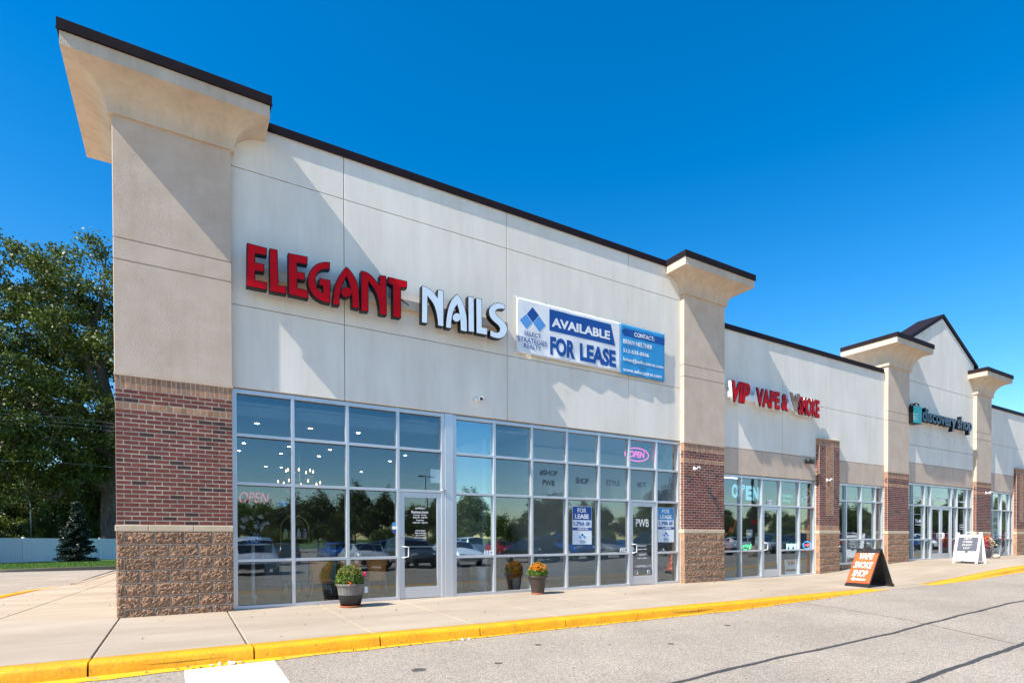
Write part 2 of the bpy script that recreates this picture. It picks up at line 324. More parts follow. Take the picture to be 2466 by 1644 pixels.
# grass blades near the kerb
n = 26000; gx = rng.uniform(-17, 1, n); gy = 27.3+.36*(gx+7.2)*(gx < -2.3)+1.76*(gx >= -2.3)+rng.uniform(0, 1, n)**1.4*12
h_ = rng.uniform(.04, .10, n); a_ = rng.uniform(0, 6.28, n); gz = np.array([lawnz(x, y) for x, y in zip(gx, gy)])
V = np.stack([np.stack([gx+.02*np.cos(a_), gy+.02*np.sin(a_), gz], 1), np.stack([gx-.02*np.cos(a_), gy-.02*np.sin(a_), gz], 1), np.stack([gx+.04*np.sin(a_), gy+.03*np.cos(a_), gz+h_], 1)], 1).reshape(-1, 3)
me = bpy.data.meshes.new('grass_blades'); me.from_pydata(V.tolist(), [], [(3*i, 3*i+1, 3*i+2) for i in range(n)]); me.materials.append(M['blade'])
link('grass', me, kind='stuff', label='short green grass along the kerb in front of the white fence', cat='grass')

# ------------------------------------------------------------------ pavement: slabs and kerb stones
b = MB()
sw = grid('sidewalk', [-3.0, 0]+list(range(1, 50, 1)), [-3.23, -1.8, .3], lambda x, y: zsw(x, y)-.035, M['dark_joint'], kind='structure')
jx = [-2.6, -1.45, 0.03]+[.03+1.5*i for i in range(1, 31)]
def slab(poly, parent, g=.012, th=.09):
    cx = sum(p[0] for p in poly)/len(poly); cy = sum(p[1] for p in poly)/len(poly); n = len(poly)
    top = []; rim = []
    for (x, y) in poly:
        dx = g/2 if x < cx else -g/2; dy = g/2 if y < cy else -g/2
        rim.append((x+dx, y+dy, zsw(x, y)-.008)); top.append((x+dx*2.2, y+dy*2.2, zsw(x, y)))
    bot = [(x, y, z-th) for x, y, z in rim]
    MB().add(top+rim+bot, [tuple(range(n))]+[(i, n+i, n+(i+1) % n, (i+1) % n) for i in range(n)]+[(n+i, 2*n+i, 2*n+(i+1) % n, n+(i+1) % n) for i in range(n)]).build('slab', M['concrete'], parent)
for i in range(len(jx)-1):
    x0, x1 = jx[i], jx[i+1]
    for (y0, y1) in ((-3.215, -1.86), (-1.86, .16)):
        g = .022 if i in (2,) else (.016 if i == 3 else .01)
        slab([(x0, y0), (x1, y0), (x1, y1), (x0, y1)], sw, g)
# side apron
ap = grid('side_walkway', [-2.95, -1.5, -.3, .2], [.1, 3, 6, 9, 12, 16, 20, 26], lambda x, y: zsw(x, y)-.035 if not (x < -2 and y > 9) else zas(x, y)-.05, M['dark_joint'], kind='structure')
def xl(y): return lerpt(y, [(0, -2.6), (7.3, -2.6), (9, -2.42), (11.5, -2.05), (13, -1.8), (26, -1.5)])
ys = [.16, 3.1, 6, 9, 12, 15, 18, 22, 26]
for y0, y1 in zip(ys, ys[1:]):
    m0 = lerpt(y0, [(0, -1.6), (9, -1.3), (26, -.9)]); m1 = lerpt(y1, [(0, -1.6), (9, -1.3), (26, -.9)])
    slab([(xl(y0), y0), (m0, y0), (m1, y1), (xl(y1), y1)], ap); slab([(m0, y0), (.1, y0), (.1, y1), (m1, y1)], ap)
# kerb
def kerb_stone(path, parent, m_=M['yellow']):           # path: list of (x, y, ztop, zroad, nx, ny) outward normal
    prof = []
    vs = []; fs = []
    for (x, y, zt, zr, nx, ny) in path:
        w = .30; pts = [(-w, zt-.06), (-w, zt), (-.035, zt+.004), (-.008, zt-.006), (.008, zt-.034), (.022, min(zr-.04, zt-.06))]
        for (o, z) in pts: vs.append((x+nx*o, y+ny*o, z))
    k = 6
    for i in range(len(path)-1):
        for j in range(k-1): fs.append((i*k+j, (i+1)*k+j, (i+1)*k+j+1, i*k+j+1))
    nn = len(vs); fs += [tuple(range(k))[::-1], tuple(nn-k+j for j in range(k))]
    b = MB(); b.add(vs, fs[:-2], True); b.add(vs[:k], [tuple(range(k))[::-1]]); b.add(vs[-k:], [tuple(range(k))]); return b.build('kerb_stone', m_, parent)
curb = grid('curb', [-3.2]+[i for i in range(-2, 46)], [-3.52, -3.22], lambda x, y: min(zsw(x, y)-.07, 9), M['dark_joint'], kind='structure')
def edge(xa, xb):
    n = max(2, int((xb-xa)/.3)+1); out = []
    for i in range(n):
        x = xa+(xb-xa)*i/(n-1)
        w = .012*math.sin(x*.9)+.008*math.sin(x*2.3)
        out.append((x, -3.52+w, zsw(x, -3.22)-.002, zas(x, -3.6), 0, -1))
    return out
kj = [-1.46, .035, 1.57, 3.05, 4.48, 5.98, 7.48, 8.98, 10.5, 12.0, 13.5, 15.25]
for a, c in zip(kj, kj[1:]): kerb_stone(edge(a+.009, c-.009), curb)
kj2 = [17.75, 19.2, 20.7, 22.2, 23.7, 25.2, 26.7, 28.2, 29.7, 31.2, 32.7, 34.2, 36, 38, 40, 42, 44]
for a, c in zip(kj2, kj2[1:]): kerb_stone(edge(a+.009, c-.009), curb)
kerb_stone([(-2.9, -1.9, -.03, -.2, -1, 0), (-2.88, -2.6, -.03, -.2, -.92, -.38), (-2.65, -3.2, -.03, -.2, -.6, -.8), (-2.2, -3.45, -.03, -.2, -.25, -.97), (-1.47, -3.52, -.033, -.2, 0, -1)], curb)
kerb_stone(edge(15.27, 17.73), curb, M['concrete'])
b = MB()
for (ya, yb) in ((-1.9, 1), (1, 4), (4, 6), (6, 7.3), (7.3, 9), (9, 10.6), (10.6, 12.3)):
    kerb_stone([(xl(y)-.3+.0, y, zsw(-2.9, y)-.002-(.07*(y-9)/3.3 if y > 9 else 0), zas(-3.2, y), -1, 0) for y in (ya+.01, (ya+yb)/2, yb-.01)], curb)
for (ya, yb) in ((12.3, 16), (16, 20), (20, 25.9)): kerb_stone([(xl(y)-.3, y, zsw(-2.9, y)-.01, zas(-3.2, y), -1, 0) for y in (ya+.01, (ya+yb)/2, yb-.01)], curb, M['concrete'])
# paint that ran onto the asphalt, crosswalk bar, sealed cracks
def strip(name, pts, wf, m_, dz=.004, parent=None, **kw):      # ribbon laid on the asphalt
    vs = []; fs = []
    for i, (x, y) in enumerate(pts):
        q = pts[min(i+1, len(pts)-1)]; p = pts[max(i-1, 0)]; d = Vector((q[0]-p[0], q[1]-p[1])).normalized(); w0, w1 = wf(i, x)
        for s in (w0, w1): X = x-d.y*s; Y = y+d.x*s; vs.append((X, Y, zas(X, Y)+dz))
    fs = [(2*i, 2*i+1, 2*i+3, 2*i+2) for i in range(len(pts)-1)]
    return MB().add(vs, fs).build(name, m_, parent, **kw)
rr = random.Random(4)
def ragged(a, c, w):
    pts = [(a+(c-a)*i/int((c-a)/.09), -3.56) for i in range(int((c-a)/.09)+1)]
    return pts, (lambda i, x: (.06, -w(x)-.05*noise.noise(Vector((x*1.9, 0, 3)))-.02*noise.noise(Vector((x*7, 0, 9)))-.008*rr.random()))
p_, wf = ragged(-3, 15.5, lambda x: lerpt(x, [(0, .17), (1.8, .10), (3.2, .06), (9, .05), (14, .03)])); strip('curb_paint_overspray', p_, wf, M['mark_yellow'], .006, kind='structure')
p_, wf = ragged(17.6, 44, lambda x: .06); strip('curb_paint_overspray', p_, wf, M['mark_yellow'], .006, kind='structure')
pts = [(1.32, -3.68-.1*i) for i in range(0, 26)]
strip('crosswalk_bar', pts, lambda i, x: (-.44-.006*rr.random(), .44+.006*rr.random()), M['mark_white'], .004, kind='structure')
for k in range(1, 4): strip('crosswalk_bar', [(1.32-1.75*k, -4.0-.1*i) for i in range(0, 24)], lambda i, x: (-.44, .44), M['mark_white'], .004, kind='structure')
def crack(P, w):
    out = []
    for (x0, y0), (x1, y1) in zip(P, P[1:]):
        n = max(2, int(math.hypot(x1-x0, y1-y0)/.1))
        for i in range(n): t = i/n; x = x0+(x1-x0)*t; y = y0+(y1-y0)*t; out.append((x+.02*noise.noise(Vector((x*1.7, y*1.7, 5))), y+.03*noise.noise(Vector((x*1.3, y*1.3, 1)))))
    strip('sealed_crack', out, lambda i, x: (-w*(.55+.5*abs(noise.noise(Vector((x*4, i*.11, 0))))), w*(.55+.5*abs(noise.noise(Vector((x*4, i*.13, 4)))))), M['tar'], .004, kind='structure')
crack([(4.6, -6.62), (6.46, -6.43), (8.42, -6.35), (11.6, -6.15), (15.86, -6.0), (24, -5.8), (40, -5.6)], .045)
crack([(6.6, -7.85), (7.16, -7.77), (9.2, -7.62), (10.71, -7.57), (16, -7.3), (30, -7.0)], .05)
crack([(11.84, -3.62), (11.72, -4.6), (11.5, -5.6), (11.23, -6.3), (10.57, -7.61)], .010)
# oil spots
def spot(x, y, r, m_=M['tar']):
    vs = [(x, y, zas(x, y)+.003)]; n = 18
    for k in range(n): a = 6.283*k/n; q = r*(1+.25*noise.noise(Vector((math.cos(a)*2, math.sin(a)*2, x)))); X = x+q*math.cos(a); Y = y+q*math.sin(a)*.8; vs.append((X, Y, zas(X, Y)+.003))
    MB().add(vs, [(0, 1+k, 1+(k+1) % n) for k in range(n)]).build('oil_stain', M['stain'], kind='structure')
M['stain'] = mat('oil_stain', (.045, .04, .038), .8, c2=(.13, .115, .10), scale=14)
for x, y, r in ((3.05, -4.86, .085), (3.95, -5.02, .05), (2.55, -5.9, .13), (1.0, -5.6, .05), (4.9, -4.4, .05), (6.5, -5.2, .05), (8.4, -4.6, .06)): spot(x, y, r)
# parking bay lines behind the camera (seen mirrored in the windows)
for k in range(20): strip('parking_bay_line', [(-14+2.75*k, -16.6-.6*i) for i in range(10)], lambda i, x: (-.05, .05), M['mark_yellow'], .005, kind='structure')
strip('lane_line', [(-40+2*i, -14.6) for i in range(60)], lambda i, x: (-.05, .05), M['mark_yellow'], .005, kind='structure')
# litter and dead leaves on the pavement: small curled flakes
P_ = []
for _ in range(140):
    x = rr.uniform(-2.6, 14) if rr.random() < .6 else rr.uniform(-2.6, -.2); y = rr.uniform(-3.1, -.1) if x > 0 else rr.uniform(0, 14)
    P_.append((x, y, zsw(x, y)+.008))
for _ in range(170):
    x = rr.uniform(.5, 14); y = -3.56-abs(rr.gauss(0, .07)); P_.append((x, y, zas(x, y)+.012))
M['deadleaf'] = mat('dead_leaf', (.13, .06, .03), .9, c2=(.28, .16, .08), scale=40)
link('fallen_leaves', leaf_mesh('fallen_leaves', np.array(P_), .017, M['deadleaf'], upw=2.2, seed=5), kind='stuff', label='small dry brown leaves scattered along the yellow kerb and pavement', cat='leaves')
P_ = [(1.32+rr.uniform(-.25, .1), -3.62+rr.uniform(-.03, .02), -.16) for _ in range(9)]+[(4.2+rr.uniform(-.1, .1), -3.66, -.16) for _ in range(4)]
link('paper_litter', leaf_mesh('paper_litter', np.array(P_), .035, M['white_paint'], upw=2.5, seed=8), label='torn scraps of white paper lying against the yellow kerb', cat='litter')

# ------------------------------------------------------------------ the building
WY = .115
bld = thing('shopping_center', 'long low cream and white retail strip with brick pillars, flared cornices and dark metal coping', 'building', (0, 0, 0))
def wall_panels(x0, x1, xj, z0, z1, zj, m_, yb=.19, zfun=None):
    xs = [x0]+[j for j in xj if x0 < j < x1]+[x1]; zs = [z0]+[j for j in zj if z0 < j < z1]+[z1]
    for i in range(len(xs)-1):
        for k in range(len(zs)-1):
            a = .006 if i else 0; c = .006 if i < len(xs)-2 else 0; d = .006 if k else 0; e = .006 if k < len(zs)-2 else 0
            MB().panel(xs[i]+a, xs[i+1]-c, WY, yb, zs[k]+d, zs[k+1]-e, .005).build('wall_panel', m_, bld)
# section 1
wall_panels(1.60, 12.46, (3.535, 7.065, 10.595), 3.815, 8.36, (5.225, 7.56), M['white_eifs'])
# section 2
wall_panels(14.07, 22.97, (16.91, 19.36), 3.81, 7.22, (5.49,), M['white_eifs'])
wall_panels(14.07, 22.97, (14.97, 15.94, 16.91, 17.85, 20.5, 21.5, 22.4), 3.06, 3.795, (), M['tan_eifs'])
# section 3 (gable), section 4
wall_panels(24.5, 30.31, (27.4,), 4.07, 4.74, (), M['white_eifs']); wall_panels(24.5, 30.31, (27.4,), 4.756, 7.17, (), M['white_eifs'])
wall_panels(24.5, 30.31, (26.5, 28.4), 3.31, 4.055, (), M['tan_eifs'])
wall_panels(31.78, 52, (33.9, 38, 42), 4.075, 7.02, (5.39,), M['white_eifs']); wall_panels(31.78, 52, (33.3, 36.5), 3.27, 4.06, (), M['tan_eifs'])
b = MB(); gx0, gx1, gz, ga = 24.35, 30.45, 8.50, 10.02
b.prism([(24.5, 7.186), (30.31, 7.186), (30.31, gz+.07), (27.4, ga), (24.5, gz+.07)], WY, .19); b.build('gable_wall', M['white_eifs'], bld)
# backing walls, roofs and hidden sides
b = MB(); b.box(1.60, 12.46, .19, .45, 3.80, 8.34).box(14.07, 22.97, .19, .45, 3.045, 7.20).box(24.5, 30.31, .19, .95, 3.30, 8.5).box(31.78, 52, .19, .45, 3.26, 7.0)
b.build('wall_backing', M['joint'], bld)
b = MB(); b.box(.2, 14.0, .45, 24, 7.4, 7.6).box(14.0, 52, .46, 24, 6.5, 6.7).box(12.3, 14.0, .46, 24, 6.7, 7.4); b.build('flat_roof', M['joint'], bld)
b = MB(); b.box(.05, .25, 1.63, 24, 1.4, 8.3).box(.05, 52, 24, 24.2, -.2, 7.0); b.build('rear_wall', M['tan_eifs'], bld)
b = MB(); b.box(.0, .24, 1.63, 24.1, -.3, 1.4); b.build('side_plinth', M['block'], bld)
# parapet copings with joints every 3 m
def coping(x0, x1, zt, yf=WY-.035, yb=.50, hgt=.14):
    x = x0
    while x < x1-.01:
        xe = min(x+3.05, x1); e = .004
        MB().box(x+e/2, xe-e/2, yf, yb, zt-hgt, zt).box(x+e/2, xe-e/2, yf-.008, yf+.01, zt-hgt-.012, zt-hgt+.004).build('coping', M['coping'], bld); x = xe
coping(2.16, 12.0, 8.48); coping(14.1, 22.86, 7.30); coping(31.8, 50, 7.12)
b = MB()
for s in (-1, 1):
    xa = 27.4; za = ga+.17; xe = 27.4+s*3.2; ze = za-1.6
    b.add([(xa, .06, za-.15), (xe, .06, ze-.15), (xe, .06, ze), (xa, .06, za), (xa, 1.0, za-.15), (xe, 1.0, ze-.15), (xe, 1.0, ze), (xa, 1.0, za)],
          [(0, 1, 2, 3) if s > 0 else (3, 2, 1, 0), (3, 2, 6, 7) if s > 0 else (7, 6, 2, 3), (4, 7, 6, 5) if s > 0 else (5, 6, 7, 4), (0, 4, 5, 1) if s > 0 else (1, 5, 4, 0), (1, 5, 6, 2) if s > 0 else (2, 6, 5, 1)])
b.build('gable_coping', M['coping'], bld)

# ---- pillars
def brick_mesh(w, h, d=.03, name='brick'): return MB().panel(-w/2, w/2, -d, 0, -h/2, h/2, .004).mesh(name, M['brick'])
BR = [brick_mesh(.190, .0565), brick_mesh(.190, .0555), brick_mesh(.090, .0565)]
def jit(s=.0015): return rr.uniform(-s, s)
def bricks(P, x0, x1, z0, nrow, pitch, solo, yface=0, skipx=None, returns=None):
    st = MB()
    for r in range(nrow):
        z = z0+pitch*(r+.5); off = 0 if r % 2 else -.1; x = x0+off
        while x < x1-.02:
            a = max(x, x0)+.005; c = min(x+.203, x1)-.005; x += .203
            if skipx and z > skipx[2] and a < skipx[1] and c > skipx[0]:
                if a < skipx[0]: c = skipx[0]-.004
                elif c > skipx[1]: a = skipx[1]+.004
                else: continue
            if c-a < .02: continue
            w = c-a; y = yface+jit()
            if solo: link('brick', BR[0] if w > .15 else BR[2], P, ((a+c)/2, y+.03, z+jit())).scale.x = w/(.19 if w > .15 else .09)
            else: st.panel(a, c, y, y+.03, z-pitch/2+.0055, z+pitch/2-.0055, .004)
        if returns:
            xs, yd = returns
            if r % 2: st.box(xs-.001, xs+.03, yface+.012, yface+yd-.004, z-.0285, z+.0285)
            else: st.box(xs-.001, xs+.03, yface+.012, yface+yd*.85, z-.0285, z+.0285)
    if st.v: o = st.build('brickwork', M['brick'], P); o['kind'] = 'stuff'
def split_block(w, h, seed, name='split_block'):
    nx, nz = 16, 8; vs = []; fs = []
    for j in range(nz+1):
        for i in range(nx+1):
            u = i/nx; v = j/nz; ed = min(u, 1-u, v*.6, (1-v)*.6)*2
            p = Vector((u*w*13+seed*7.7, v*h*13, seed*3.1)); d = .016*abs(noise.noise(p))+.013*noise.noise(p*2.1)+.011*noise.noise(p*3.7)+.012
            vs.append((u*w-w/2+(0 if i in (0, nx) else .006*noise.noise(p*4)), -(d*min(1, ed*6)+.004), v*h-h/2))
    k = nx+1
    fs = [(j*k+i, j*k+i+1, (j+1)*k+i+1, (j+1)*k+i) for j in range(nz) for i in range(nx)]
    n = len(vs); vs += [(-w/2, .02, -h/2), (w/2, .02, -h/2), (w/2, .02, h/2), (-w/2, .02, h/2)]
    fs += [(0, n, n+3, nz*k)]+[(nx, nz*k+nx, n+2, n+1)]+[(nz*k, n+3, n+2, nz*k+nx)]+[(n, 0, nx, n+1)]
    return MB().add(vs, fs).mesh(name, M['block'])
BL = [split_block(.396, .193, s) for s in range(6)]+[split_block(.193, .193, s+10) for s in range(3)]
def pillar(x0, x1, ztan, ztop, rev, solo, zbase=0., depth=1.62, lab=None):
    P = link('pillar', None, bld, (0, 0, 0))
    if lab: P['label'] = lab
    # rendered shaft
    zs = [ztan]+sorted(rev)+[ztop]
    for i in range(len(zs)-1):
        a = .010 if i else 0; c = .010 if i < len(zs)-2 else 0
        b = MB(); b.panel(x0-.004, x1+.004, -.006, depth, zs[i]+a, zs[i+1]-c, .007); b.build('shaft_panel', M['tan_eifs'], P)
    MB().box(x0+.012, x1-.012, .012, depth-.02, ztan-.001, ztop-.01).build('shaft_core', M['joint'], P)
    MB().box(x0-.014, x1+.014, -.016, depth, ztan-.035, ztan-.0005).build('drip_edge', M['tan_eifs'], P)
    # masonry core
    MB().box(x0+.003, x1-.003, .0025, depth-.01, 1.35, ztan-.036).build('masonry_core', M['mortar'], P); MB().box(x0+.003, x1-.003, -.006, depth-.01, -.3, 1.35).build('block_core', M['mortar'], P)
    zb = 1.44; zt = ztan-.036; sold = zt-.203; pitch = .0681
    hz = sold-3*pitch-.105           # header course
    nrow = int(round((hz-zb)/pitch)); pitch2 = (hz-zb)/nrow
    ret = (x0-.0, WY)
    bricks(P, x0, x1, zb, nrow, pitch2, solo == 1, returns=ret)
    bricks(P, x0, x1, hz+.105, 3, pitch, solo == 1, returns=ret)
    ns = int(round((x1-x0)/.0677)); w = (x1-x0)/ns; s2 = MB()
    for i in range(ns):
        xa = x0+i*w
        if solo == 1: MB().panel(xa+.005, xa+w-.005, jit(), .03, sold+.004, zt-.002, .004).build('soldier_brick', M['tan_brick'], P)
        else: s2.panel(xa+.005, xa+w-.005, jit(), .03, sold+.004, zt-.002, .004)
    nh = int(round((x1-x0)/.098)); w = (x1-x0)/nh
    for i in range(nh):
        xa = x0+i*w
        if solo == 1: MB().panel(xa+.005, xa+w-.005, jit(), .03, hz+.005, hz+.100, .004).build('header_brick', M['tan_brick'], P)
        else: s2.panel(xa+.005, xa+w-.005, jit(), .03, hz+.005, hz+.100, .004)
    s2.box(x0-.001, x0+.03, .012, WY-.005, sold+.004, zt-.002).box(x0-.001, x0+.03, .012, WY-.005, hz+.005, hz+.1)
    o = s2.build('tan_brickwork', M['tan_brick'], P); o['kind'] = 'stuff'
    # cap stones and split-face blocks
    xs = [x0, x0+.42, x0+1.04, x1]
    for a, c in zip(xs, xs[1:]): MB().panel(a+.003-(.018 if a == x0 else 0), c-.003, -.02, WY+.02, 1.343, 1.436, .006).build('cap_stone', M['cap_stone'], P)
    k = 0; z = 1.337
    while z > zbase-.05:
        zc = z-.1015; xx = x0-(0 if k % 2 else .0)
        start = [x0, x0+.10] if k % 2 == 0 else [x0, x0+.305]
        edges = [start[0], start[1]]
        while edges[-1] < x1-.06: edges.append(min(edges[-1]+.406, x1))
        for a, c in zip(edges, edges[1:]):
            w = c-a-.010
            me = BL[rr.randrange(6)] if w > .22 else BL[6+rr.randrange(3)]
            o = link('split_block', me, P, ((a+c)/2, -.002+jit(.002), zc)); o.scale.x = w/(.396 if w > .22 else .193)
            if rr.random() < .5 and w > .3: o.rotation_euler.y = math.pi
        MB().box(x0-.004, x0+.03, .005, WY-.005, zc-.0965, zc+.0965).build('block_return', M['tan_brick'], P)
        z -= .203; k += 1
    return P
def cornice(x0, x1, ztop, depth, zneck, parent, back_open=True):
    C_ = link('cornice', None, parent, (0, 0, 0)); O = .55; zc1 = ztop-.14; zf = ztop-.345; zb = zneck+.055
    b = MB(); b.box(x0-O-.03, x1+O+.03, -O-.03, depth+O, zc1, ztop)
    b.build('cornice_coping', M['coping'], C_)
    MB().box(x0-O-.036, x1+O+.036, -O-.038, -O+.0, zc1-.014, zc1+.002).build('drip_flashing', M['coping'], C_)
    prof = [(O, zc1-.001), (O, zf)]; n = 12
    cove = [(O-.004-(O-.064)*math.sin(t*math.pi/2/n), zb+(zf-zb)*math.cos(t*math.pi/2/n)) for t in range(n+1)]
    neck = [(.06, zb), (.055, zneck), (.0, zneck)]
    b = MB()
    def rect(o, z): return [(x0-o, -o, z), (x1+o, -o, z), (x1+o, depth+o, z), (x0-o, depth+o, z)]
    for seg, sm in ((prof, False), ([(O, zf), (O-.004, zf)], False), (cove, True), (neck[:2], False), (neck[1:], False)):
        for s in range(4):
            vs = []
            for (o, z) in seg: r = rect(o, z); vs += [r[s], r[(s+1) % 4]]
            b.add(vs, [(2*i, 2*i+2, 2*i+3, 2*i+1) for i in range(len(seg)-1)], sm)
    b.build('cornice_moulding', M['cream_eifs'], C_); return C_
P1 = pillar(0, 1.626, 3.79, 7.73, (5.53, 5.86), 1, 0, 1.6, 'corner pillar at the left end of the building'); cornice(0, 1.626, 8.48, 1.6, 7.72, bld)
P2 = pillar(12.455, 14.075, 3.79, 7.71, (5.53, 5.84), 0, 0, .7, 'pillar between the two lease windows and the vape shop'); cornice(12.455, 14.075, 8.485, .45, 7.70, bld)
P3 = pillar(22.96, 24.50, 3.61, 7.42, (5.46, 5.78), 0, .2, .85, 'pillar left of the thrift shop doors'); cornice(22.96, 24.50, 8.36, .85, 7.41, bld)
P4 = pillar(30.30, 31.78, 3.61, 7.34, (5.42, 5.72), 0, .3, .6, 'pillar right of the thrift shop doors'); cornice(30.30, 31.78, 8.27, .1, 7.33, bld)
def pilaster(x0, x1, zt=4.42):
    P = link('pilaster', None, bld, (0, 0, 0)); MB().box(x0+.003, x1-.003, .0025, .30, 1.35, zt-.02).build('masonry_core', M['mortar'], P); MB().box(x0+.003, x1-.003, -.006, .30, -.1, 1.35).build('block_core', M['mortar'], P)
    ix0, ix1 = x0+.38, x0+.81
    nrow = int((zt-.203-1.62)/.0681)
    bricks(P, x0, x1, 1.60, nrow, (zt-.213-1.60)/nrow, 0, skipx=(ix0, ix1, 1.96), returns=(x0, WY))
    s2 = MB(); ns = int(round((x1-x0)/.0677)); w = (x1-x0)/ns
    for i in range(ns): s2.panel(x0+i*w+.004, x0+(i+1)*w-.004, jit(), .03, zt-.203, zt-.012, .004); s2.panel(x0+i*w+.004, x0+(i+1)*w-.004, jit(), .03, 1.44, 1.595, .004)
    z = 1.965; k = 0
    while z < zt-.27:
        c = ix0; off = [.1, .2, .1] if k % 2 else [.2, .2]
        for w_ in off: 
            s2.panel(c+.004, min(c+w_, ix1)-.004, -.003, .03, z, z+.058, .003); c += w_
        z += .0681; k += 1
    s2.box(x0-.001, x0+.03, .012, WY-.005, zt-.203, zt-.012).box(x0-.001, x0+.03, .012, WY-.005, 1.44, 1.595)
    o = s2.build('tan_brickwork', M['tan_brick'], P); o['kind'] = 'stuff'
    MB().panel(x0-.015, x1+.015, -.02, .2, zt-.01, zt+.02).build('top_cap', M['cap_stone'], P)
    MB().panel(x0-.02, x1+.01, -.02, WY+.02, 1.343, 1.436).build('cap_stone', M['cap_stone'], P)
    z = 1.337; k = 0
    while z > -.05:
        e = [x0, x0+(.2 if k % 2 else .406)]
        while e[-1] < x1-.06: e.append(min(e[-1]+.406, x1))
        for a, c in zip(e, e[1:]):
            w = c-a-.01; o = link('split_block', BL[rr.randrange(6)] if w > .22 else BL[6+rr.randrange(3)], P, ((a+c)/2, -.002, z-.1015)); o.scale.x = w/(.396 if w > .22 else .193)
        MB().box(x0-.004, x0+.03, .005, WY-.005, z-.2, z-.004).build('block_return', M['tan_brick'], P)
        z -= .203; k += 1
pilaster(18.69, 19.86); pilaster(34.62, 35.8)
# low block sill under the window between pilaster and pillar
sp = link('sill_wall', None, bld, (0, 0, 0))
for k, (a, c) in enumerate(((19.86, 20.3), (20.3, 20.75), (20.75, 21.2), (21.2, 21.65), (21.65, 22.1), (22.1, 22.55), (22.55, 22.96))):
    o = link('split_block', BL[k % 6], sp, ((a+c)/2, .15, .185)); o.scale.x = (c-a-.01)/.396; o = link('split_block', BL[(k+2) % 6], sp, ((a+c)/2+.02, .15, -.01)); o.scale.x = (c-a-.01)/.396
MB().box(19.86, 22.96, .165, .3, -.1, .285).build('sill_core', M['mortar'], sp)

# ---- storefronts
FY = .135; GY = .205
def storefront(xs, zs, glass, z0=0., door=None, lab=None, mw=.058, skip=(), botz=None):
    """xs: mullion centres; zs: rail centres from sill to head; glass(i,j)->material; door=(i, ztop, leaves)"""
    S = link('storefront', None, bld, (0, 0, 0))
    MB().box(xs[0]-.03, xs[-1]+.03, FY+.004, .30, -.3, zs[0]-mw/2+.002).build('foundation_sill', M['concrete'], S)
    if lab: S['label'] = lab
    h = mw/2
    for i, x in enumerate(xs):
        w = h+(.006 if i in (0, len(xs)-1) else 0)
        MB().panel(x-w, x+w, FY, FY+.115, zs[0]-h, zs[-1]+h+.012, .003).build('mullion', M['alu'], S)
    for i in range(len(xs)-1):
        a = xs[i]+h; c = xs[i+1]-h
        dz = None
        if door and door[0] == i: dz = door[1]
        for j, z in enumerate(zs):
            if dz is not None and z < dz-.05: continue
            zz = z; hh = h*(1.15 if j in (0, len(zs)-1) else .9)
            MB().panel(a-.002, c+.002, FY+.002, FY+.112, zz-hh, zz+hh, .003).build('rail', M['alu'], S)
        for j in range(len(zs)-1):
            if dz is not None and zs[j] < dz-.05: continue
            g = glass(i, j)
            if g is None: continue
            o = link('pane', PANE(g), S, ((a+c)/2, GY, (zs[j]+zs[j+1])/2)); o.scale = ((c-a)+.02, 1, zs[j+1]-zs[j]-.03)
            MB().box(a, c, GY-.016, GY-.004, zs[j+1]-h*.9-.012, zs[j+1]-h*.9).build('gasket', M['black_metal'], S)
        if dz is not None:
            L_ = door[2]; z0d = zs[0]-.02; zt = dz-h*.9
            spans = [(a, c)] if L_ == 1 else [(a, (a+c)/2-.002), ((a+c)/2+.002, c)]
            for q, (da, dc) in enumerate(spans):
                D = link('door', None, bld, (0, 0, 0)); st = .095; da += .006; dc -= .006; yf = FY+.018
                MB().panel(da, da+st, yf, yf+.045, z0d+.012, zt-.006, .003).panel(dc-st, dc, yf, yf+.045, z0d+.012, zt-.006, .003).panel(da+st, dc-st, yf+.001, yf+.044, zt-.006-.10, zt-.006, .003).panel(da+st, dc-st, yf+.001, yf+.044, z0d+.012, z0d+.235, .003).build('door_frame', M['alu'], D)
                o = link('door_glass', PANE(M['glass']), D, ((da+dc)/2, yf+.028, (z0d+.235+zt-.106)/2)); o.scale = (dc-da-2*st+.01, 1, zt-.106-z0d-.235+.01)
                MB().box(da+.02, dc-.02, yf+.05, yf+.075, z0d+1.03, z0d+1.06).build('push_bar', M['steel'], D)
                hx = da+.05 if (L_ == 1 or q == 1) else dc-.05; sgn = 1
                MB().tube([(hx, yf, z0d+1.05), (hx, yf-.06, z0d+1.05), (hx+.10 if q == 0 and L_ == 1 else hx, yf-.075, z0d+1.04), (hx+.10 if q == 0 and L_ == 1 else hx, yf-.075, z0d+.85), (hx, yf-.06, z0d+.83), (hx, yf, z0d+.83)], .012, 8).build('handle', M['white_paint'], D)
                MB().lathe([(0, 0), (.018, 0), (.018, .01), (0, .01)], 0, 0, 0, 12).build('lock', M['steel'], D, (da+.05, yf, z0d+1.20)).rotation_euler.x = R(90)
                MB().box(da+.01, dc-.01, yf-.01, yf+.05, z0d-.01, z0d+.006).build('threshold', M['steel'], D)
    return S
_pm = {}
def PANE(g):
    if g.name not in _pm: _pm[g.name] = MB().box(-.5, .5, -.003, .003, -.5, .5).mesh('pane', g)
    return _pm[g.name]
G = M['glass']; GB = M['glass_blue']; GL = M['glass_lit']; GF = M['glass_film']
storefront([1.665, 2.61, 3.585, 4.575, 5.535], [.025, .84, 2.175, 3.01, 3.755], lambda i, j: G, door=(3, 2.175, 1), lab='nail salon window wall with glass door')
MB().panel(5.575, 5.765, FY-.012, .26, -.02, 3.80, .004).build('cover_panel', M['alu'], bld)
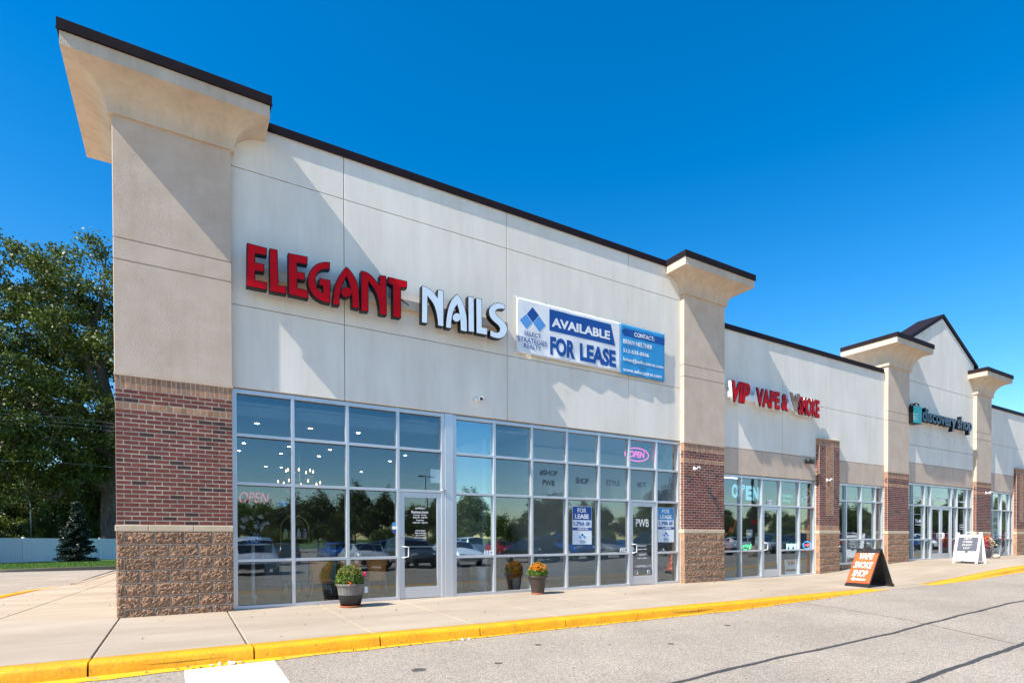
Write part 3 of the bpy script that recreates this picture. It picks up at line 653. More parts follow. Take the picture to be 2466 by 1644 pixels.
storefront([5.805, 6.755, 7.725, 8.705, 9.675, 10.655, 11.6, 12.42], [.025, .825, 2.155, 2.99, 3.745],
           lambda i, j: (GB if i == 0 and j >= 1 else (GL if i == 1 else (GF if (j == 2 and i >= 2) else (GL if (i >= 2 and j == 3) else G)))), door=(5, 2.155, 1), lab='wide window wall with lease posters')
storefront([14.10, 15.005, 15.965, 16.88, 17.86, 18.68], [.025, .82, 2.18, 3.0], lambda i, j: G, door=(2, 2.18, 1), lab='vape shop window wall')
storefront([19.9, 20.535, 21.49, 22.43, 22.93], [.32, 1.14, 2.465, 3.015], lambda i, j: G, lab='window left of the wide pillar')
storefront([24.53, 25.17, 26.09, 26.60, 28.38, 28.905, 29.81, 30.27], [.34, 1.12, 2.45, 3.255], lambda i, j: G, door=(3, 2.45, 2), lab='thrift shop window wall with double doors')
storefront([31.82, 32.4, 33.36, 34.26, 34.60], [.36, 1.12, 2.42, 3.22], lambda i, j: GL if i > 0 else G, lab='resale window')
# interiors
b = MB()
rooms = [(1.65, 7.70, 'plaster', 'ceil', 0.0), (7.76, 13.2, 'plaster_w', 'plaster_w', 0), (13.3, 19.2, 'plaster', 'ceil', 0.), (19.3, 24.0, 'plaster', 'ceil', .28), (24.1, 31.0, 'plaster', 'ceil', .33), (31.1, 37, 'plaster_w', 'plaster_w', .33)]
for k, (x0, x1, wm, cm, fz) in enumerate(rooms):
    zc = 3.56 if k == 0 else (3.9 if k == 1 else 3.3)
    MB().box(x0, x1, .26, 11, fz-.12, fz-.02).build('shop_floor', M['ifloor'], bld)
    MB().box(x0, x1, .26, 11, zc, zc+.05).build('shop_ceiling', M[cm], bld)
    MB().box(x0-.05, x0, .26, 11, fz, zc).box(x1, x1+.01, .26, 11, fz, zc).box(x0, x1, 11, 11.1, fz, zc).build('partition_wall', M[wm], bld)
MB().box(1.7, 5.6, .30, .55, 3.38, 3.555).build('bulkhead', M['plaster'], bld)
MB().box(6.85, 6.95, .9, 3.4, 0, 3.5).box(6.95, 7.7, 2.2, 2.3, 0, 3.5).build('partition_wall', M['plaster_w'], bld)
MB().box(9.0, 13.1, 3.0, 3.1, 0, 3.85).build('partition_wall', M['plaster_w'], bld)

# ------------------------------------------------------------------ lettering
def text_mesh(s, mats, bold=0., shear=0., depth=0., sx=1.):
    cu = bpy.data.curves.new('lettering', 'FONT'); cu.body = s; cu.offset = bold; cu.shear = shear; cu.extrude = depth; cu.resolution_u = 3; cu.align_x = 'CENTER'; cu.space_line = .95
    o = bpy.data.objects.new('tmp', cu); col.objects.link(o); dg = bpy.context.evaluated_depsgraph_get()
    me = bpy.data.meshes.new_from_object(o.evaluated_get(dg)); bpy.data.objects.remove(o); bpy.data.curves.remove(cu)
    me.materials.clear()
    for m_ in (mats if isinstance(mats, (list, tuple)) else [mats]): me.materials.append(m_)
    if isinstance(mats, (list, tuple)):
        for p in me.polygons: p.material_index = 0 if p.normal.z > .9 else 1
    return me
def text(s, x0, x1, z0, z1, y, mats, parent=None, bold=.02, shear=0, depth=.002, name='lettering', yback=None, rot=None, **kw):
    me = text_mesh(s, mats, bold, shear, .05)
    co = np.empty(len(me.vertices)*3); me.vertices.foreach_get('co', co); co = co.reshape(-1, 3)
    mn = co.min(0); mx = co.max(0); d = (depth if yback is None else yback-y)
    out = np.empty_like(co)
    out[:, 0] = x0+(co[:, 0]-mn[0])/(mx[0]-mn[0])*(x1-x0); out[:, 2] = z0+(co[:, 1]-mn[1])/(mx[1]-mn[1])*(z1-z0)
    out[:, 1] = y+(mx[2]-co[:, 2])/(mx[2]-mn[2])*d
    me.vertices.foreach_set('co', out.ravel()); me.update(); me.name = name
    return link(name, me, parent, **kw)
def T(pts, Y, x0=540, y0=540, s=3.2667): return [W(x0+x/s, y0+y/s, Y) for x, y in pts]

# ---- ELEGANT NAILS
LET = {
 'E': [[(178,145),(338,187),(336,250),(245,232),(245,298),(316,315),(316,378),(245,368),(245,437),(340,457),(338,520),(175,488)]],
 'L': [[(355,188),(420,200),(428,478),(494,488),(492,553),(357,527)]],
 'E2': [[(502,225),(657,255),(655,322),(572,305),(574,372),(636,382),(637,445),(575,432),(577,500),(664,518),(663,588),(505,552)]],
 'G': [[(833,298),(800,295),(770,298),(738,307),(712,322),(692,342),(675,368),(664,395),(657,425),(656,455),(661,485),(670,512),(686,540),(706,567),(735,590),(770,608),(800,617),(836,624),(837,440),(750,422),(740,478),(775,487),(774,538),(755,528),(738,510),(726,488),(718,462),(717,440),(720,418),(728,398),(742,378),(760,364),(785,355),(832,358)]],
 'A': [[(852,632),(854,590),(858,545),(866,503),(875,470),(889,432),(905,400),(930,364),(962,332),(990,358),(1015,392),(1035,428),(1048,462),(1057,502),(1062,545),(1064,600),(1064,668),(1005,655),(1004,600),(1000,550),(992,505),(980,460),(962,412),(945,448),(932,480),(920,520),(912,560),(909,600),(908,640)]],
 'N': [[(1075,365),(1100,368),(1130,380),(1158,400),(1182,426),(1205,455),(1222,482),(1222,400),(1275,405),(1280,718),(1222,708),(1221,665),(1215,620),(1206,578),(1195,545),(1180,512),(1162,485),(1135,450),(1135,690),(1075,680)]],
 'T': [[(1290,412),(1440,448),(1438,505),(1392,498),(1392,738),(1327,728),(1325,480),(1288,462)]],
 'N2': [[(1555,482),(1580,487),(1605,500),(1630,517),(1650,538),(1665,558),(1678,580),(1680,512),(1727,520),(1727,808),(1680,798),(1678,760),(1672,720),(1664,682),(1653,650),(1640,622),(1622,597),(1600,570),(1600,782),(1552,775)]],
 'A2': [[(1742,815),(1743,775),(1747,735),(1753,695),(1762,655),(1775,618),(1790,588),(1810,564),(1832,545),(1855,572),(1872,602),(1888,640),(1899,680),(1907,720),(1911,765),(1912,848),(1858,838),(1857,795),(1855,760),(1850,715),(1843,672),(1832,635),(1815,662),(1803,692),(1795,725),(1790,760),(1787,822)]],
 'I': [[(1918,565),(1965,572),(1968,852),(1920,845)]], 'L2': [[(1980,578),(2027,585),(2029,808),(2072,816),(2070,874),(1982,858)]],
 'S': [[(2212,636),(2185,622),(2155,615),(2128,620),(2104,634),(2087,655),(2080,685),(2083,712),(2094,738),(2112,760),(2135,780),(2155,797),(2168,818),(2166,838),(2150,848),(2125,845),(2092,828),(2090,880),(2115,892),(2145,900),(2175,900),(2202,888),(2220,865),(2229,835),(2224,802),(2208,773),(2185,748),(2160,728),(2140,708),(2133,690),(2142,675),(2160,668),(2185,668),(2207,672)]]}
def disc(cx, cy, rx, ry): return [(cx+rx*math.cos(6.283*k/20), cy+ry*math.sin(6.283*k/20)) for k in range(20)]
sg = thing('channel_letter_sign', 'raised letter sign reading ELEGANT in red and NAILS in white left of the banner', 'sign', (2, 0, 6))
sg.location = (0, 0, 0)
YF = -.16
for key, polys in LET.items():
    face = M['red_face'] if key in ('E', 'L', 'E2', 'G', 'A', 'N', 'T') else M['pale_face']
    P = link('letter', None, sg, (0, 0, 0)); P['label'] = ('red' if face == M['red_face'] else 'white')+' letter '+key[0]
    ps = [T(polys[0], YF)]
    if key == 'A': ps.append(T(disc(962, 535, 47, 43), YF))
    if key == 'A2': ps.append(T(disc(1828, 733, 35, 38), YF))
    for q, pl in enumerate(ps):
        nm = 'letter_face' if q == 0 else 'letter_dot'
        cx = sum(p[0] for p in pl)/len(pl); cz = sum(p[1] for p in pl)/len(pl)
        inn = []
        n = len(pl)
        area = sum(pl[i][0]*pl[(i+1) % n][1]-pl[(i+1) % n][0]*pl[i][1] for i in range(n)); sg_ = 1 if area > 0 else -1
        for i in range(n):
            a = Vector(pl[i])-Vector(pl[i-1]); c = Vector(pl[(i+1) % n])-Vector(pl[i]); a.normalize(); c.normalize()
            na = Vector((-a.y, a.x))*sg_; nc = Vector((-c.y, c.x))*sg_; nn = na+nc; nn = nn/max(.45, nn.dot(na)) if nn.length > .1 else na
            inn.append((pl[i][0]+nn.x*.013, pl[i][1]+nn.y*.013))
        MB().prism(pl, YF, YF+.13).build('letter_return', M['letter_side'], P)
        MB().prism(inn, YF-.006, YF+.004).build(nm, face, P)
zA = W(540+1395/3.2667, 540+655/3.2667, -.03)[1]; zT = W(540+1395/3.2667, 540+585/3.2667, -.03)[1]
MB().panel(1.95, 7.0, -.03, WY, zA, zT, .004).build('raceway', M['cream_eifs'], sg)
MB().tube([(4.35, -.02, zT-.05), (4.35, -.05, zT+.15), (4.5, -.04, zT+.02), (4.75, -.02, zT-.1)], .014).build('power_cable', M['black_metal'], sg)
M['rust'] = mat('rust_streak', (.50, .36, .22), .9, c2=(.71, .69, .64), scale=9, stretch=(3, 1, .5))

# ---- lease banner
bn = thing('lease_banner', 'white and light blue vinyl banner AVAILABLE FOR LEASE tied to the cream wall', 'banner')
def sheet(name, x0, x1, z0, z1, y, m_, parent, nx=30, nz=12, wav=None):
    vs = [(x0+(x1-x0)*i/nx, y+(wav(i/nx, j/nz) if wav else 0), z0+(z1-z0)*j/nz) for j in range(nz+1) for i in range(nx+1)]
    k = nx+1; fs = [(j*k+i, j*k+i+1, (j+1)*k+i+1, (j+1)*k+i) for j in range(nz) for i in range(nx)]
    o = MB().add(vs, fs, True).build(name, m_, parent); md = o.modifiers.new('t', 'SOLIDIFY'); md.thickness = .002; return o
def wv(u, v):
    g = abs((u*4) % 1-.5)*2                              # pulled in at the grommets
    e = (1-min(1, v*4))+(1-min(1, (1-v)*4)); e *= .5
    return .007*e*(g-.6)+.010*noise.noise(Vector((u*7, v*3, 2)))-.03*math.exp(-((u-.02)/.05)**2)*v*0-.03*(1-min(1, v*3))*(1-g)*.6
YB = .045
sheet('white_sheet', 7.26, 10.27, 5.31, 6.53, YB, M['print_white'], bn, 60, 24, wv)
def wv2(u, v): return .03*math.exp(-((u-.55-.25*(.0-v))/.08)**2)*(1-v)**2*math.sin(v*9+1)-.02*(1-min(1, v*5))*(1-abs(u-.5)*2)+.008*noise.noise(Vector((u*5, v*5, 7)))
sheet('blue_sheet', 10.272, 11.78, 5.28, 6.52, YB, M['sky_blue'], bn, 40, 30, wv2)
Yt = YB-.004
def Bp(pts, Y=Yt): return T(pts, Y, 1200, 680, 3.92)
def flat(pts, m_, parent, y=Yt, name='printed_shape'): return MB().prism(pts, y, y+.002).build(name, m_, parent)
flat(Bp([(325,232),(385,310),(327,378),(268,298)]), M['navy'], bn, name='logo_square'); flat(Bp([(262,300),(322,380),(265,440),(204,352)]), M['mid_blue'], bn, name='logo_square'); flat(Bp([(388,318),(447,405),(388,465),(330,383)]), M['mid_blue'], bn, name='logo_square')
flat(Bp([(482,250),(1062,395),(1106,598),(484,452)]), M['navy'], bn, name='title_bar')
def tb(s, a, c, d, m_, y=Yt-.003, bold=.02, par=bn, o=(1200, 680, 3.92), **kw):   # a: top-left px, c: bottom-right px, in crop units; extents taken on the wall plane
    (x0, z1) = T([a], y, *o)[0]; (x1, z0) = T([c], y, *o)[0]; z0b = T([d], y, *o)[0][1] if d else z0
    return text(s, x0, x1, z0b, z1, y, m_, par, bold=bold, **kw)
tb('AVAILABLE', (505, 328), (1055, 540), (505, 415), M['print_white'], bold=.035)
tb('FOR', (490, 505), (725, 725), (490, 680), M['navy'], bold=.048); tb('LEASE', (770, 568), (1110, 805), (770, 738), M['navy'], bold=.048)
tb('SELECT', (245, 455), (405, 535), (245, 495), M['navy'], bold=.0); tb('STRATEGIES', (185, 502), (462, 608), (185, 550), M['navy'], bold=.0); tb('REALTY', (243, 570), (405, 645), (243, 615), M['navy'], bold=.0)
flat(Bp([(1162,455),(1190,430),(1570,528),(1570,594),(1190,500)]), M['navy'], bn, name='contact_arrow')
tb('CONTACT:', (1285, 468), (1473, 560), (1285, 510), M['print_white'], bold=.02)
for s, x0, y0, x1, y1 in (('BRIAN NELTNER', 1180, 530, 1455, 572), ('513-535-8506', 1180, 618, 1422, 655), ('brian@selectstrat.com', 1180, 700, 1560, 745), ('www.selectstrat.com', 1178, 798, 1540, 835)):
    tb(s, (x0, y0), (x1, y1), (x0, y1), M['print_white'], bold=.015)
for u in range(5):
    for z in (5.33, 6.515): MB().lathe([(0, 0), (.016, 0), (.012, .008), (0, .010)], 0, 0, 0, 10).build('grommet', M['steel'], bn, (7.275+u*.745, YB-.03, z)).rotation_euler.x = R(90)
for x, z in ((10.28, 6.55), (11.03, 6.54), (11.77, 6.52), (11.77, 5.30), (11.03, 5.27)): MB().lathe([(0, 0), (.016, 0), (.012, .008), (0, .010)], 0, 0, 0, 10).build('grommet', M['steel'], bn, (x, YB-.035, z)).rotation_euler.x = R(90)
for x, z in ((7.27, 6.53), (11.78, 6.52), (7.27, 5.31), (11.78, 5.28)): MB().tube([(x, YB, z), (x+(.04 if x > 9 else -.04), WY, z+.02)], .004).build('tie_cord', M['white_paint'], bn)

bpy.context.view_layer.update()
for o in bn.children:
    if o.name.startswith(('lettering', 'logo_square', 'title_bar', 'contact_arrow')):
        bm = bmesh.new(); bm.from_mesh(o.data); bmesh.ops.triangulate(bm, faces=bm.faces)
        for _ in range(3 if o.name.startswith(('title_bar', 'contact', 'logo')) else 1):
            es = [e for e in bm.edges if e.calc_length() > .10]
            if es: bmesh.ops.subdivide_edges(bm, edges=es, cuts=2); bmesh.ops.triangulate(bm, faces=bm.faces)
        for v in bm.verts:
            x, z = v.co.x, v.co.z
            v.co.y += wv((x-7.26)/3.01, min(1, max(0, (z-5.31)/1.22))) if x < 10.27 else wv2((x-10.272)/1.508, min(1, max(0, (z-5.28)/1.24)))
        bm.to_mesh(o.data); bm.free()

# ---- VIP VAPE & SMOKE
vp = thing('channel_letter_sign', 'red raised letters VIP VAPE & SMOKE with white sides on the cream wall', 'sign')
YV = -.13
def vl(s, a, c, zt=5.57, zb=5.05, shear=0, bold=.066):
    L = link('word', None, vp, (0, 0, 0))
    text(s, a, c, zb, zt, YV, [M['red_face'], M['letter_side']], L, bold=bold-.006, shear=shear, depth=.01, name='letter_face')
    text(s, a-.012, c+.006, zb-.014, zt+.008, YV+.01, [M['letter_side'], M['letter_side']], L, bold=bold-.004, shear=shear, yback=YV+.03, name='letter_outline')
    text(s, a-.004, c+.0, zb-.004, zt+.0, YV+.03, [M['white'], M['white']], L, bold=bold-.01, shear=shear, yback=-.0, name='letter_return')
vl('VIP', 14.24, 15.04, 5.64, 5.05, .22, .06); vl('VAPE', 15.32, 16.42, 5.58, 5.06, 0, .05); vl('&', 16.52, 16.82, 5.56, 5.06, 0, .05); vl('SMOKE', 17.36, 18.48, 5.59, 5.03, 0, .045)
MB().panel(14.25, 18.3, -.03, WY, 5.2, 5.36).build('raceway', M['white'], vp)
MB().panel(14.98, 15.22, YV+.08, .0, 5.28, 5.34).build('letter_dash', M['white'], vp)
o7 = (1730, 900, 6.032); M['bronze_face'] = mat('bronze_face', (.42, .25, .16), .4)
wpoly = [(1040,262),(1080,272),(1100,350),(1118,385),(1140,350),(1155,285),(1192,292),(1150,470),(1142,540),(1095,525),(1085,450),(1062,380)]
pl = T(wpoly, YV, *o7); W_ = link('crown_mark', None, vp, (0, 0, 0)); MB().prism(pl, YV+.012, -.03).build('letter_return', M['white'], W_)
cx = sum(p[0] for p in pl)/len(pl); cz = sum(p[1] for p in pl)/len(pl); MB().prism([(cx+(x-cx)*.92, cz+(z-cz)*.95) for x, z in pl], YV-.004, YV+.012).build('letter_face', M['bronze_face'], W_)
MB().prism([(cx+(x-cx)*1.0, cz+(z-cz)*1.0) for x, z in pl], YV+.002, YV+.0119).build('letter_outline', M['letter_side'], W_)
MB().prism([(cx-.17, cz+.23), (cx-.09, cz+.02), (cx, cz+.20), (cx+.09, cz+.02), (cx+.17, cz+.22), (cx+.12, cz-.03), (cx-.12, cz-.03)], YV-.008, YV-.002).build('crown', M['tan_brick'], W_)

# ---- discovery shop
ds = thing('channel_letter_sign', 'black raised lettering discovery shop beside a teal shopping bag shape on the gabled wall', 'sign')
oD = (2170, 940, 11.76); YD = -.16
bag = link('bag_box', None, ds, (0, 0, 0))
MB().prism(T([(345,415),(597,478),(592,945),(345,905)], YD, *oD), YD+.003, WY).build('bag_side', M['letter_side'], bag)
q_ = T([(352,425),(588,482),(583,935),(352,897)], YD, *oD); MB().prism(q_, YD-.003, YD+.003).build('bag_face', M['teal'], bag)
hp = T([(365,418),(375,375),(440,358),(495,372),(525,440)], YD, *oD); MB().tube([(x, YD+.02, z) for x, z in hp], .02).build('bag_handle', M['letter_side'], bag); MB().tube([(x+.02, YD+.14, z) for x, z in hp], .02).build('bag_handle', M['letter_side'], bag)
for k, s in enumerate(('American', 'Cancer', 'Society')): text(s, 24.43, 24.82, 5.80-.10*k, 5.865-.10*k, YD-.006, M['print_white'], bag, bold=.01)
MB().panel(25.0, 29.3, -.02, WY, 5.72, 5.82).build('raceway', M['white'], ds)
M['dark_face'] = mat('dark_letter_face', (.035, .05, .075), .3); M['edge_face'] = mat('letter_trim', (.30, .38, .46), .4)
def dl(s, a, c, zb, zt):
    L = link('word', None, ds, (0, 0, 0))
    text(s, a, c, zb, zt, YD, [M['edge_face'], M['letter_side']], L, bold=.022, depth=.008, name='letter_trim')
    text(s, a, c, zb, zt, YD-.006, [M['dark_face'], M['dark_face']], L, bold=.004, depth=.006, name='letter_face')
    text(s, a-.01, c+.01, zb-.01, zt+.01, YD+.008, [M['letter_side'], M['letter_side']], L, bold=.03, yback=-.02, name='letter_return')
dl('discovery', 25.15, 27.95, 5.47, 6.14); dl('shop', 28.10, 29.42, 5.47, 6.13)
for x, z in ((26.0, 5.25), (26.25, 5.2), (27.05, 5.2), (27.9, 5.2), (28.55, 5.15), (29.3, 5.16)): MB().lathe([(0, 0), (.03, 0), (.03, .004), (0, .005)], 0, 0, 0, 8).build('bolt_hole', M['joint'], bld, (x, WY-.004, z)).rotation_euler.x = R(90)

# ---- sandwich boards
def aframe(name, lab, A, B, w, h, spread, face, frame, builder):
    t = thing(name, lab, 'sandwich board')
    A = Vector(A); B = Vector(B); u = (A-B); u.z = 0; w_ = u.length; u.normalize(); n = Vector((u.y, -u.x, 0))
    if n.x > 0: n = -n                                # outward normal of the readable face (towards -x)
    # local frame: X across face (reader's left to right), Y away from reader
    rz = math.atan2(-n.x, n.y)+math.pi if False else math.atan2((-n).x*-1, (-n).y)
    t.location = (A+B)/2; t.rotation_euler.z = rz; return t, w_
def lean_panel(P, w, h, y0, y1, m_, name, th=.02, z0=.03):   # panel leaning from (y0, z0) to (y1, h)
    d = Vector((0, y1-y0, h-z0)).normalized(); n = Vector((0, -d.z, d.y))*th
    a = Vector((0, y0, z0)); c = Vector((0, y1, h))
    vs = [a+Vector((-w/2, 0, 0)), a+Vector((w/2, 0, 0)), c+Vector((w/2, 0, 0)), c+Vector((-w/2, 0, 0))]
    return MB().add([v+n for v in vs]+[v-n*0 for v in vs], [(0, 1, 2, 3), (7, 6, 5, 4), (0, 4, 5, 1), (1, 5, 6, 2), (2, 6, 7, 3), (3, 7, 4, 0)]).build(name, m_, P)
def lean_text(P, s, x0, x1, v0, v1, y0, y1, h, z0, m_, shear=0, bold=.04, off=.024):
    o = text(s, x0, x1, 0, 1, 0, m_, P, bold=bold, shear=shear)
    me = o.data; L = Vector((0, y1-y0, h-z0)); n = Vector((0, -L.normalized().z, L.normalized().y))
    for v in me.vertices:
        t_ = v0+(v1-v0)*v.co.z; p = Vector((v.co.x, y0, z0))+L*t_+n*(off-.001*v.co.y); v.co = p
    return o
t, w_ = aframe('sandwich_board', 'orange and black folding board reading VAPE SMOKE SHOP beside the yellow kerb', (15.58, -2.55, 0), (15.50, -3.16, 0), 0, 0, 0, None, None, None)
t.location = (15.54, -2.86, zsw(15.5, -2.9)); t.rotation_euler.z = math.atan2(-.61, -.08); t.scale = (1, .86, .96)   # local +x runs from far foot to near foot
w_ = .62
lean_panel(t, w_, .97, 0, .50, M['black_metal'], 'front_board', .028); lean_panel(t, w_, .97, 1.02, .52, M['black_metal'], 'rear_board', -.028)
lean_panel(t, w_-.03, .86, .022, .443, M['orange'], 'orange_poster', .036, .085)
MB().box(-w_/2-.01, w_/2+.01, -.05, .03, .0, .07).build('foot_rail', M['black_metal'], t); MB().box(-w_/2-.01, w_/2+.01, .99, 1.07, .0, .07).build('foot_rail', M['black_metal'], t)
for x in (-.24, .0, .24): MB().box(x-.05, x+.05, .46, .56, .93, 1.0).build('hinge', M['black_metal'], t)
for s, a, b_, v0, v1 in (('VAPE', -.17, .20, .71, .88), ('SMOKE', -.24, .24, .46, .64), ('SHOP', -.21, .18, .23, .41)): lean_text(t, s, a, b_, v0, v1, 0, .50, .97, .03, M['print_white'], .2, .03, .042)
o = MB().prism([(-.22, .16), (-.12, .21), (-.12, .175), (.17, .175), (.17, .13), (-.12, .13), (-.12, .10)], 0, .002).build('printed_arrow', M['print_white'], t)
for v in o.data.vertices: L = Vector((0, .50, .94)); n = Vector((0, -L.normalized().z, L.normalized().y)); v.co = Vector((v.co.x, 0, .03))+L*v.co.z+n*(.042-.001*v.co.y)
t = thing('sandwich_board', 'white folding board with grey panel reading NEW ITEMS EVERY DAY by the thrift shop', 'sandwich board')
gz_ = zsw(25, -1.8); t.location = (24.62, -1.72, gz_); t.rotation_euler.z = math.atan2(-.99, -.12); t.scale = (.95, .62, .98)
w_ = .82; hh = 1.04
for q, (y0, y1, sg_) in enumerate(((0, .40, 1), (.86, .46, -1))):
    lean_panel(t, w_-.12, hh-.02, y0+.02*sg_, y1, M['white'], 'board', .012*sg_, .08)
    for x in (-w_/2+.04, w_/2-.04):
        d = Vector((0, y1-y0, hh)); MB().add([Vector((x-.04+.08*i, y0+(y1-y0)*k*1.06-sg_*.03*(1-jj), hh*k*1.06)) for k in (0, 1) for jj in (0, 1) for i in (0, 1)], [(0, 1, 3, 2), (4, 6, 7, 5), (0, 4, 5, 1), (2, 3, 7, 6), (0, 2, 6, 4), (1, 5, 7, 3)]).build('side_post', M['white'], t)
MB().tube([(-.10, .42, hh), (-.10, .43, hh+.07), (.10, .43, hh+.07), (.10, .42, hh)], .018).build('carry_handle', M['white'], t)
M['slate'] = mat('slate_print', (.10, .11, .14), .5)
lean_panel(t, w_-.17, .93, .157, .364, M['slate'], 'grey_poster', .018, .42)
for k, s in enumerate(('NEW', 'ITEMS', 'EVERY', 'DAY')): lean_text(t, s, -[.13, .16, .17, .11][k], [.13, .16, .17, .11][k], .80-.105*k, .865-.105*k, 0, .40, hh, 0, M['print_white'], .15, .03, .025)
lean_text(t, '-', -.05, .05, .35, .40, 0, .40, hh, 0, M['slate'], 0, .05, .020)

# ---- posters, decals, numbers
M['poster_w'] = mat('poster_white', (.70, .78, .82), .6)
def poster(lab, x0, x1, z0, z1, y):
    t = thing('lease_poster', lab, 'poster', (0, 0, 0), group='for lease posters in the window'); h = z1-z0; w = x1-x0
    MB().box(x0, x1, y, y+.003, z0, z1).build('paper', M['poster_w'], t)
    MB().box(x0+.01, x1-.01, y-.003, y-.0005, z0+h*.64, z1-.012).build('blue_header', M['navy'] if x0 < 10 else M['sky_blue'], t)
    MB().box(x0, x1, y-.003, y-.0005, z0+h*.37, z0+h*.44).build('blue_band', M['navy'], t)
    text('FOR', x0+w*.25, x0+w*.72, z0+h*.83, z0+h*.95, y-.006, M['print_white'], t, bold=.03); text('LEASE', x0+w*.12, x0+w*.84, z0+h*.675, z0+h*.795, y-.006, M['print_white'], t, bold=.03)
    text('1,750 SF', x0+w*.06, x0+w*.92, z0+h*.48, z0+h*.59, y-.006, M['navy'], t, bold=.03)
    text('BRIAN NELTNER', x0+w*.25, x0+w*.80, z0+h*.385, z0+h*.425, y-.006, M['print_white'], t, bold=.01)
    cx = x0+w*.5
    for dx, dz, mm in ((0, .255, 'navy'), (-.095, .20, 'sky_blue'), (.095, .20, 'mid_blue')):
        cz = z0+h*dz; MB().prism([(cx+dx*w*1.2, cz+.035), (cx+dx*w*1.2+.038, cz-.004), (cx+dx*w*1.2, cz-.043), (cx+dx*w*1.2-.038, cz-.004)], y-.005-.001*(mm == 'navy'), y-.001).build('logo_square', M[mm], t)
    for k, s in enumerate(('SELECT', 'STRATEGIES', 'REALTY')): text(s, x0+w*(.38 if k != 1 else .32), x0+w*(.62 if k != 1 else .68), z0+h*(.10-.035*k), z0+h*(.125-.035*k), y-.006, M['navy'], t, bold=.0)
poster('blue and white FOR LEASE poster in the pane left of the door marked PWB', 8.90, 9.48, 1.06, 1.98, GY-.010)
poster('blue and white FOR LEASE poster in the narrow pane right of the door marked PWB', 11.70, 12.29, 1.10, 2.02, GY-.010)
def plate(s, x0, x1, z0, z1, lab):
    t = thing('address_plate', lab, 'address number'); n = len(s); w = (x1-x0)/n
    for k, ch in enumerate(s):
        MB().box(x0+k*w+.002, x0+(k+1)*w-.002, GY-.012, GY-.006, z0, z1).build('number_tile', M['white'], t)
        text(ch, x0+k*w+w*.25, x0+(k+1)*w-w*.22, z0+.012, z1-.012, GY-.015, M['print_black'], t, bold=.02)
plate('234', 6.53, 6.72, .862, .95, 'small white address tiles 234 at the bottom corner of a window pane')
plate('238', 10.39, 10.59, .87, .96, 'small white address tiles 238 left of the PWB door')
plate('244', 16.27, 16.53, 2.24, 2.36, 'small white address tiles 244 above the vape shop door')
def decal(s, lab, x0, x1, z0, z1, m_, y=GY-.006, bold=.01, shear=0):
    t = text(s, x0, x1, z0, z1, y, m_, None, bold=bold, name='window_lettering', shear=shear, label=lab, cat='window lettering'); return t
M['smoky'] = mat('dark_vinyl', (.03, .04, .05), .6); M['smoky2'] = mat('grey_vinyl', (.09, .12, .145), .6); M['faint'] = mat('pale_grey_vinyl', (.24, .29, .32), .6)
decal('#SHOP', 'dark window lettering #SHOP on a frosted pane', 7.97, 8.47, 2.655, 2.79, M['smoky'], bold=.02); decal('PWB', 'dark window lettering PWB under #SHOP on the frosted pane', 8.05, 8.39, 2.43, 2.56, M['smoky'], bold=.02)
decal('SHOP', 'dark window lettering SHOP alone on the second frosted pane', 9.0, 9.39, 2.52, 2.66, M['smoky'], bold=.015)
decal('STYLE', 'grey window lettering STYLE on the third frosted pane', 9.94, 10.38, 2.52, 2.65, M['smoky2'], bold=.01); decal('NOT', 'grey window lettering NOT on the frosted pane above the PWB door', 10.97, 11.28, 2.52, 2.65, M['smoky2'], bold=.01)
decal('SIZE', 'faint grey window lettering SIZE on the last frosted pane', 11.82, 12.2, 2.52, 2.63, M['faint'], bold=.0)
Yd = FY+.038
decal('PWB', 'pale lettering PWB on the glass door between the lease posters', 10.90, 11.35, 1.50, 1.70, M['faint'] if 0 else M['print_white'], Yd, bold=.0)
t = thing('door_lettering', 'small pale opening hours and web address low on the PWB door', 'window lettering')
for s, a, c, z0, z1 in (('MON-SAT', 10.96, 11.28, .99, 1.03), ('10AM-7PM', 10.96, 11.28, .90, .94), ('SUNDAY', 11.0, 11.25, .76, .80), ('12PM-5PM', 10.96, 11.28, .67, .71), ('SHOPPWB.COM', 10.86, 11.42, .455, .51)): text(s, a, c, z0, z1, Yd, M['print_white'], t, bold=.0)
MB().tube([(10.92+.05*math.cos(a/16*6.283), Yd, .33+.05*math.sin(a/16*6.283)) for a in range(17)], .005, 5, False).build('camera_icon_ring', M['print_white'], t)
MB().box(11.29, 11.38, Yd, Yd+.002, .28, .38).build('square_icon', M['print_white'], t); text('f', 11.32, 11.36, .285, .365, Yd-.003, M['print_black'], t)
t = thing('door_lettering', 'small white business hours lettering on the nail salon glass door', 'window lettering')
for s, a, c, z0, z1 in (('polishes', 4.95, 5.14, 1.80, 1.85), ('Business hours', 4.86, 5.22, 1.735, 1.775), ('Monday - Friday', 4.90, 5.18, 1.67, 1.70), ('10:00 AM - 8:00 PM', 4.89, 5.20, 1.625, 1.655), ('Saturday', 4.96, 5.12, 1.565, 1.60), ('10:00 AM - 7:00 PM', 4.89, 5.20, 1.52, 1.55),
    ('APPOINTMENTS', 4.94, 5.16, 1.36, 1.385), ('Walk - In Welcome', 4.93, 5.17, 1.31, 1.34), ('(513) 719-6606', 4.95, 5.15, 1.265, 1.29), ('Gift Card Available', 4.92, 5.18, 1.22, 1.245)): text(s, a, c, z0, z1, Yd, M['print_white'], t, bold=.02)
MB().box(4.86, 5.22, Yd, Yd+.002, 1.722, 1.728).build('underline', M['print_white'], t)
MB().box(5.29, 5.51, GY+.01, GY+.014, 2.36, 2.64).build('paper_notice', M['print_white'], label='blank white paper notice taped inside the pane above the nail salon door', cat='notice')
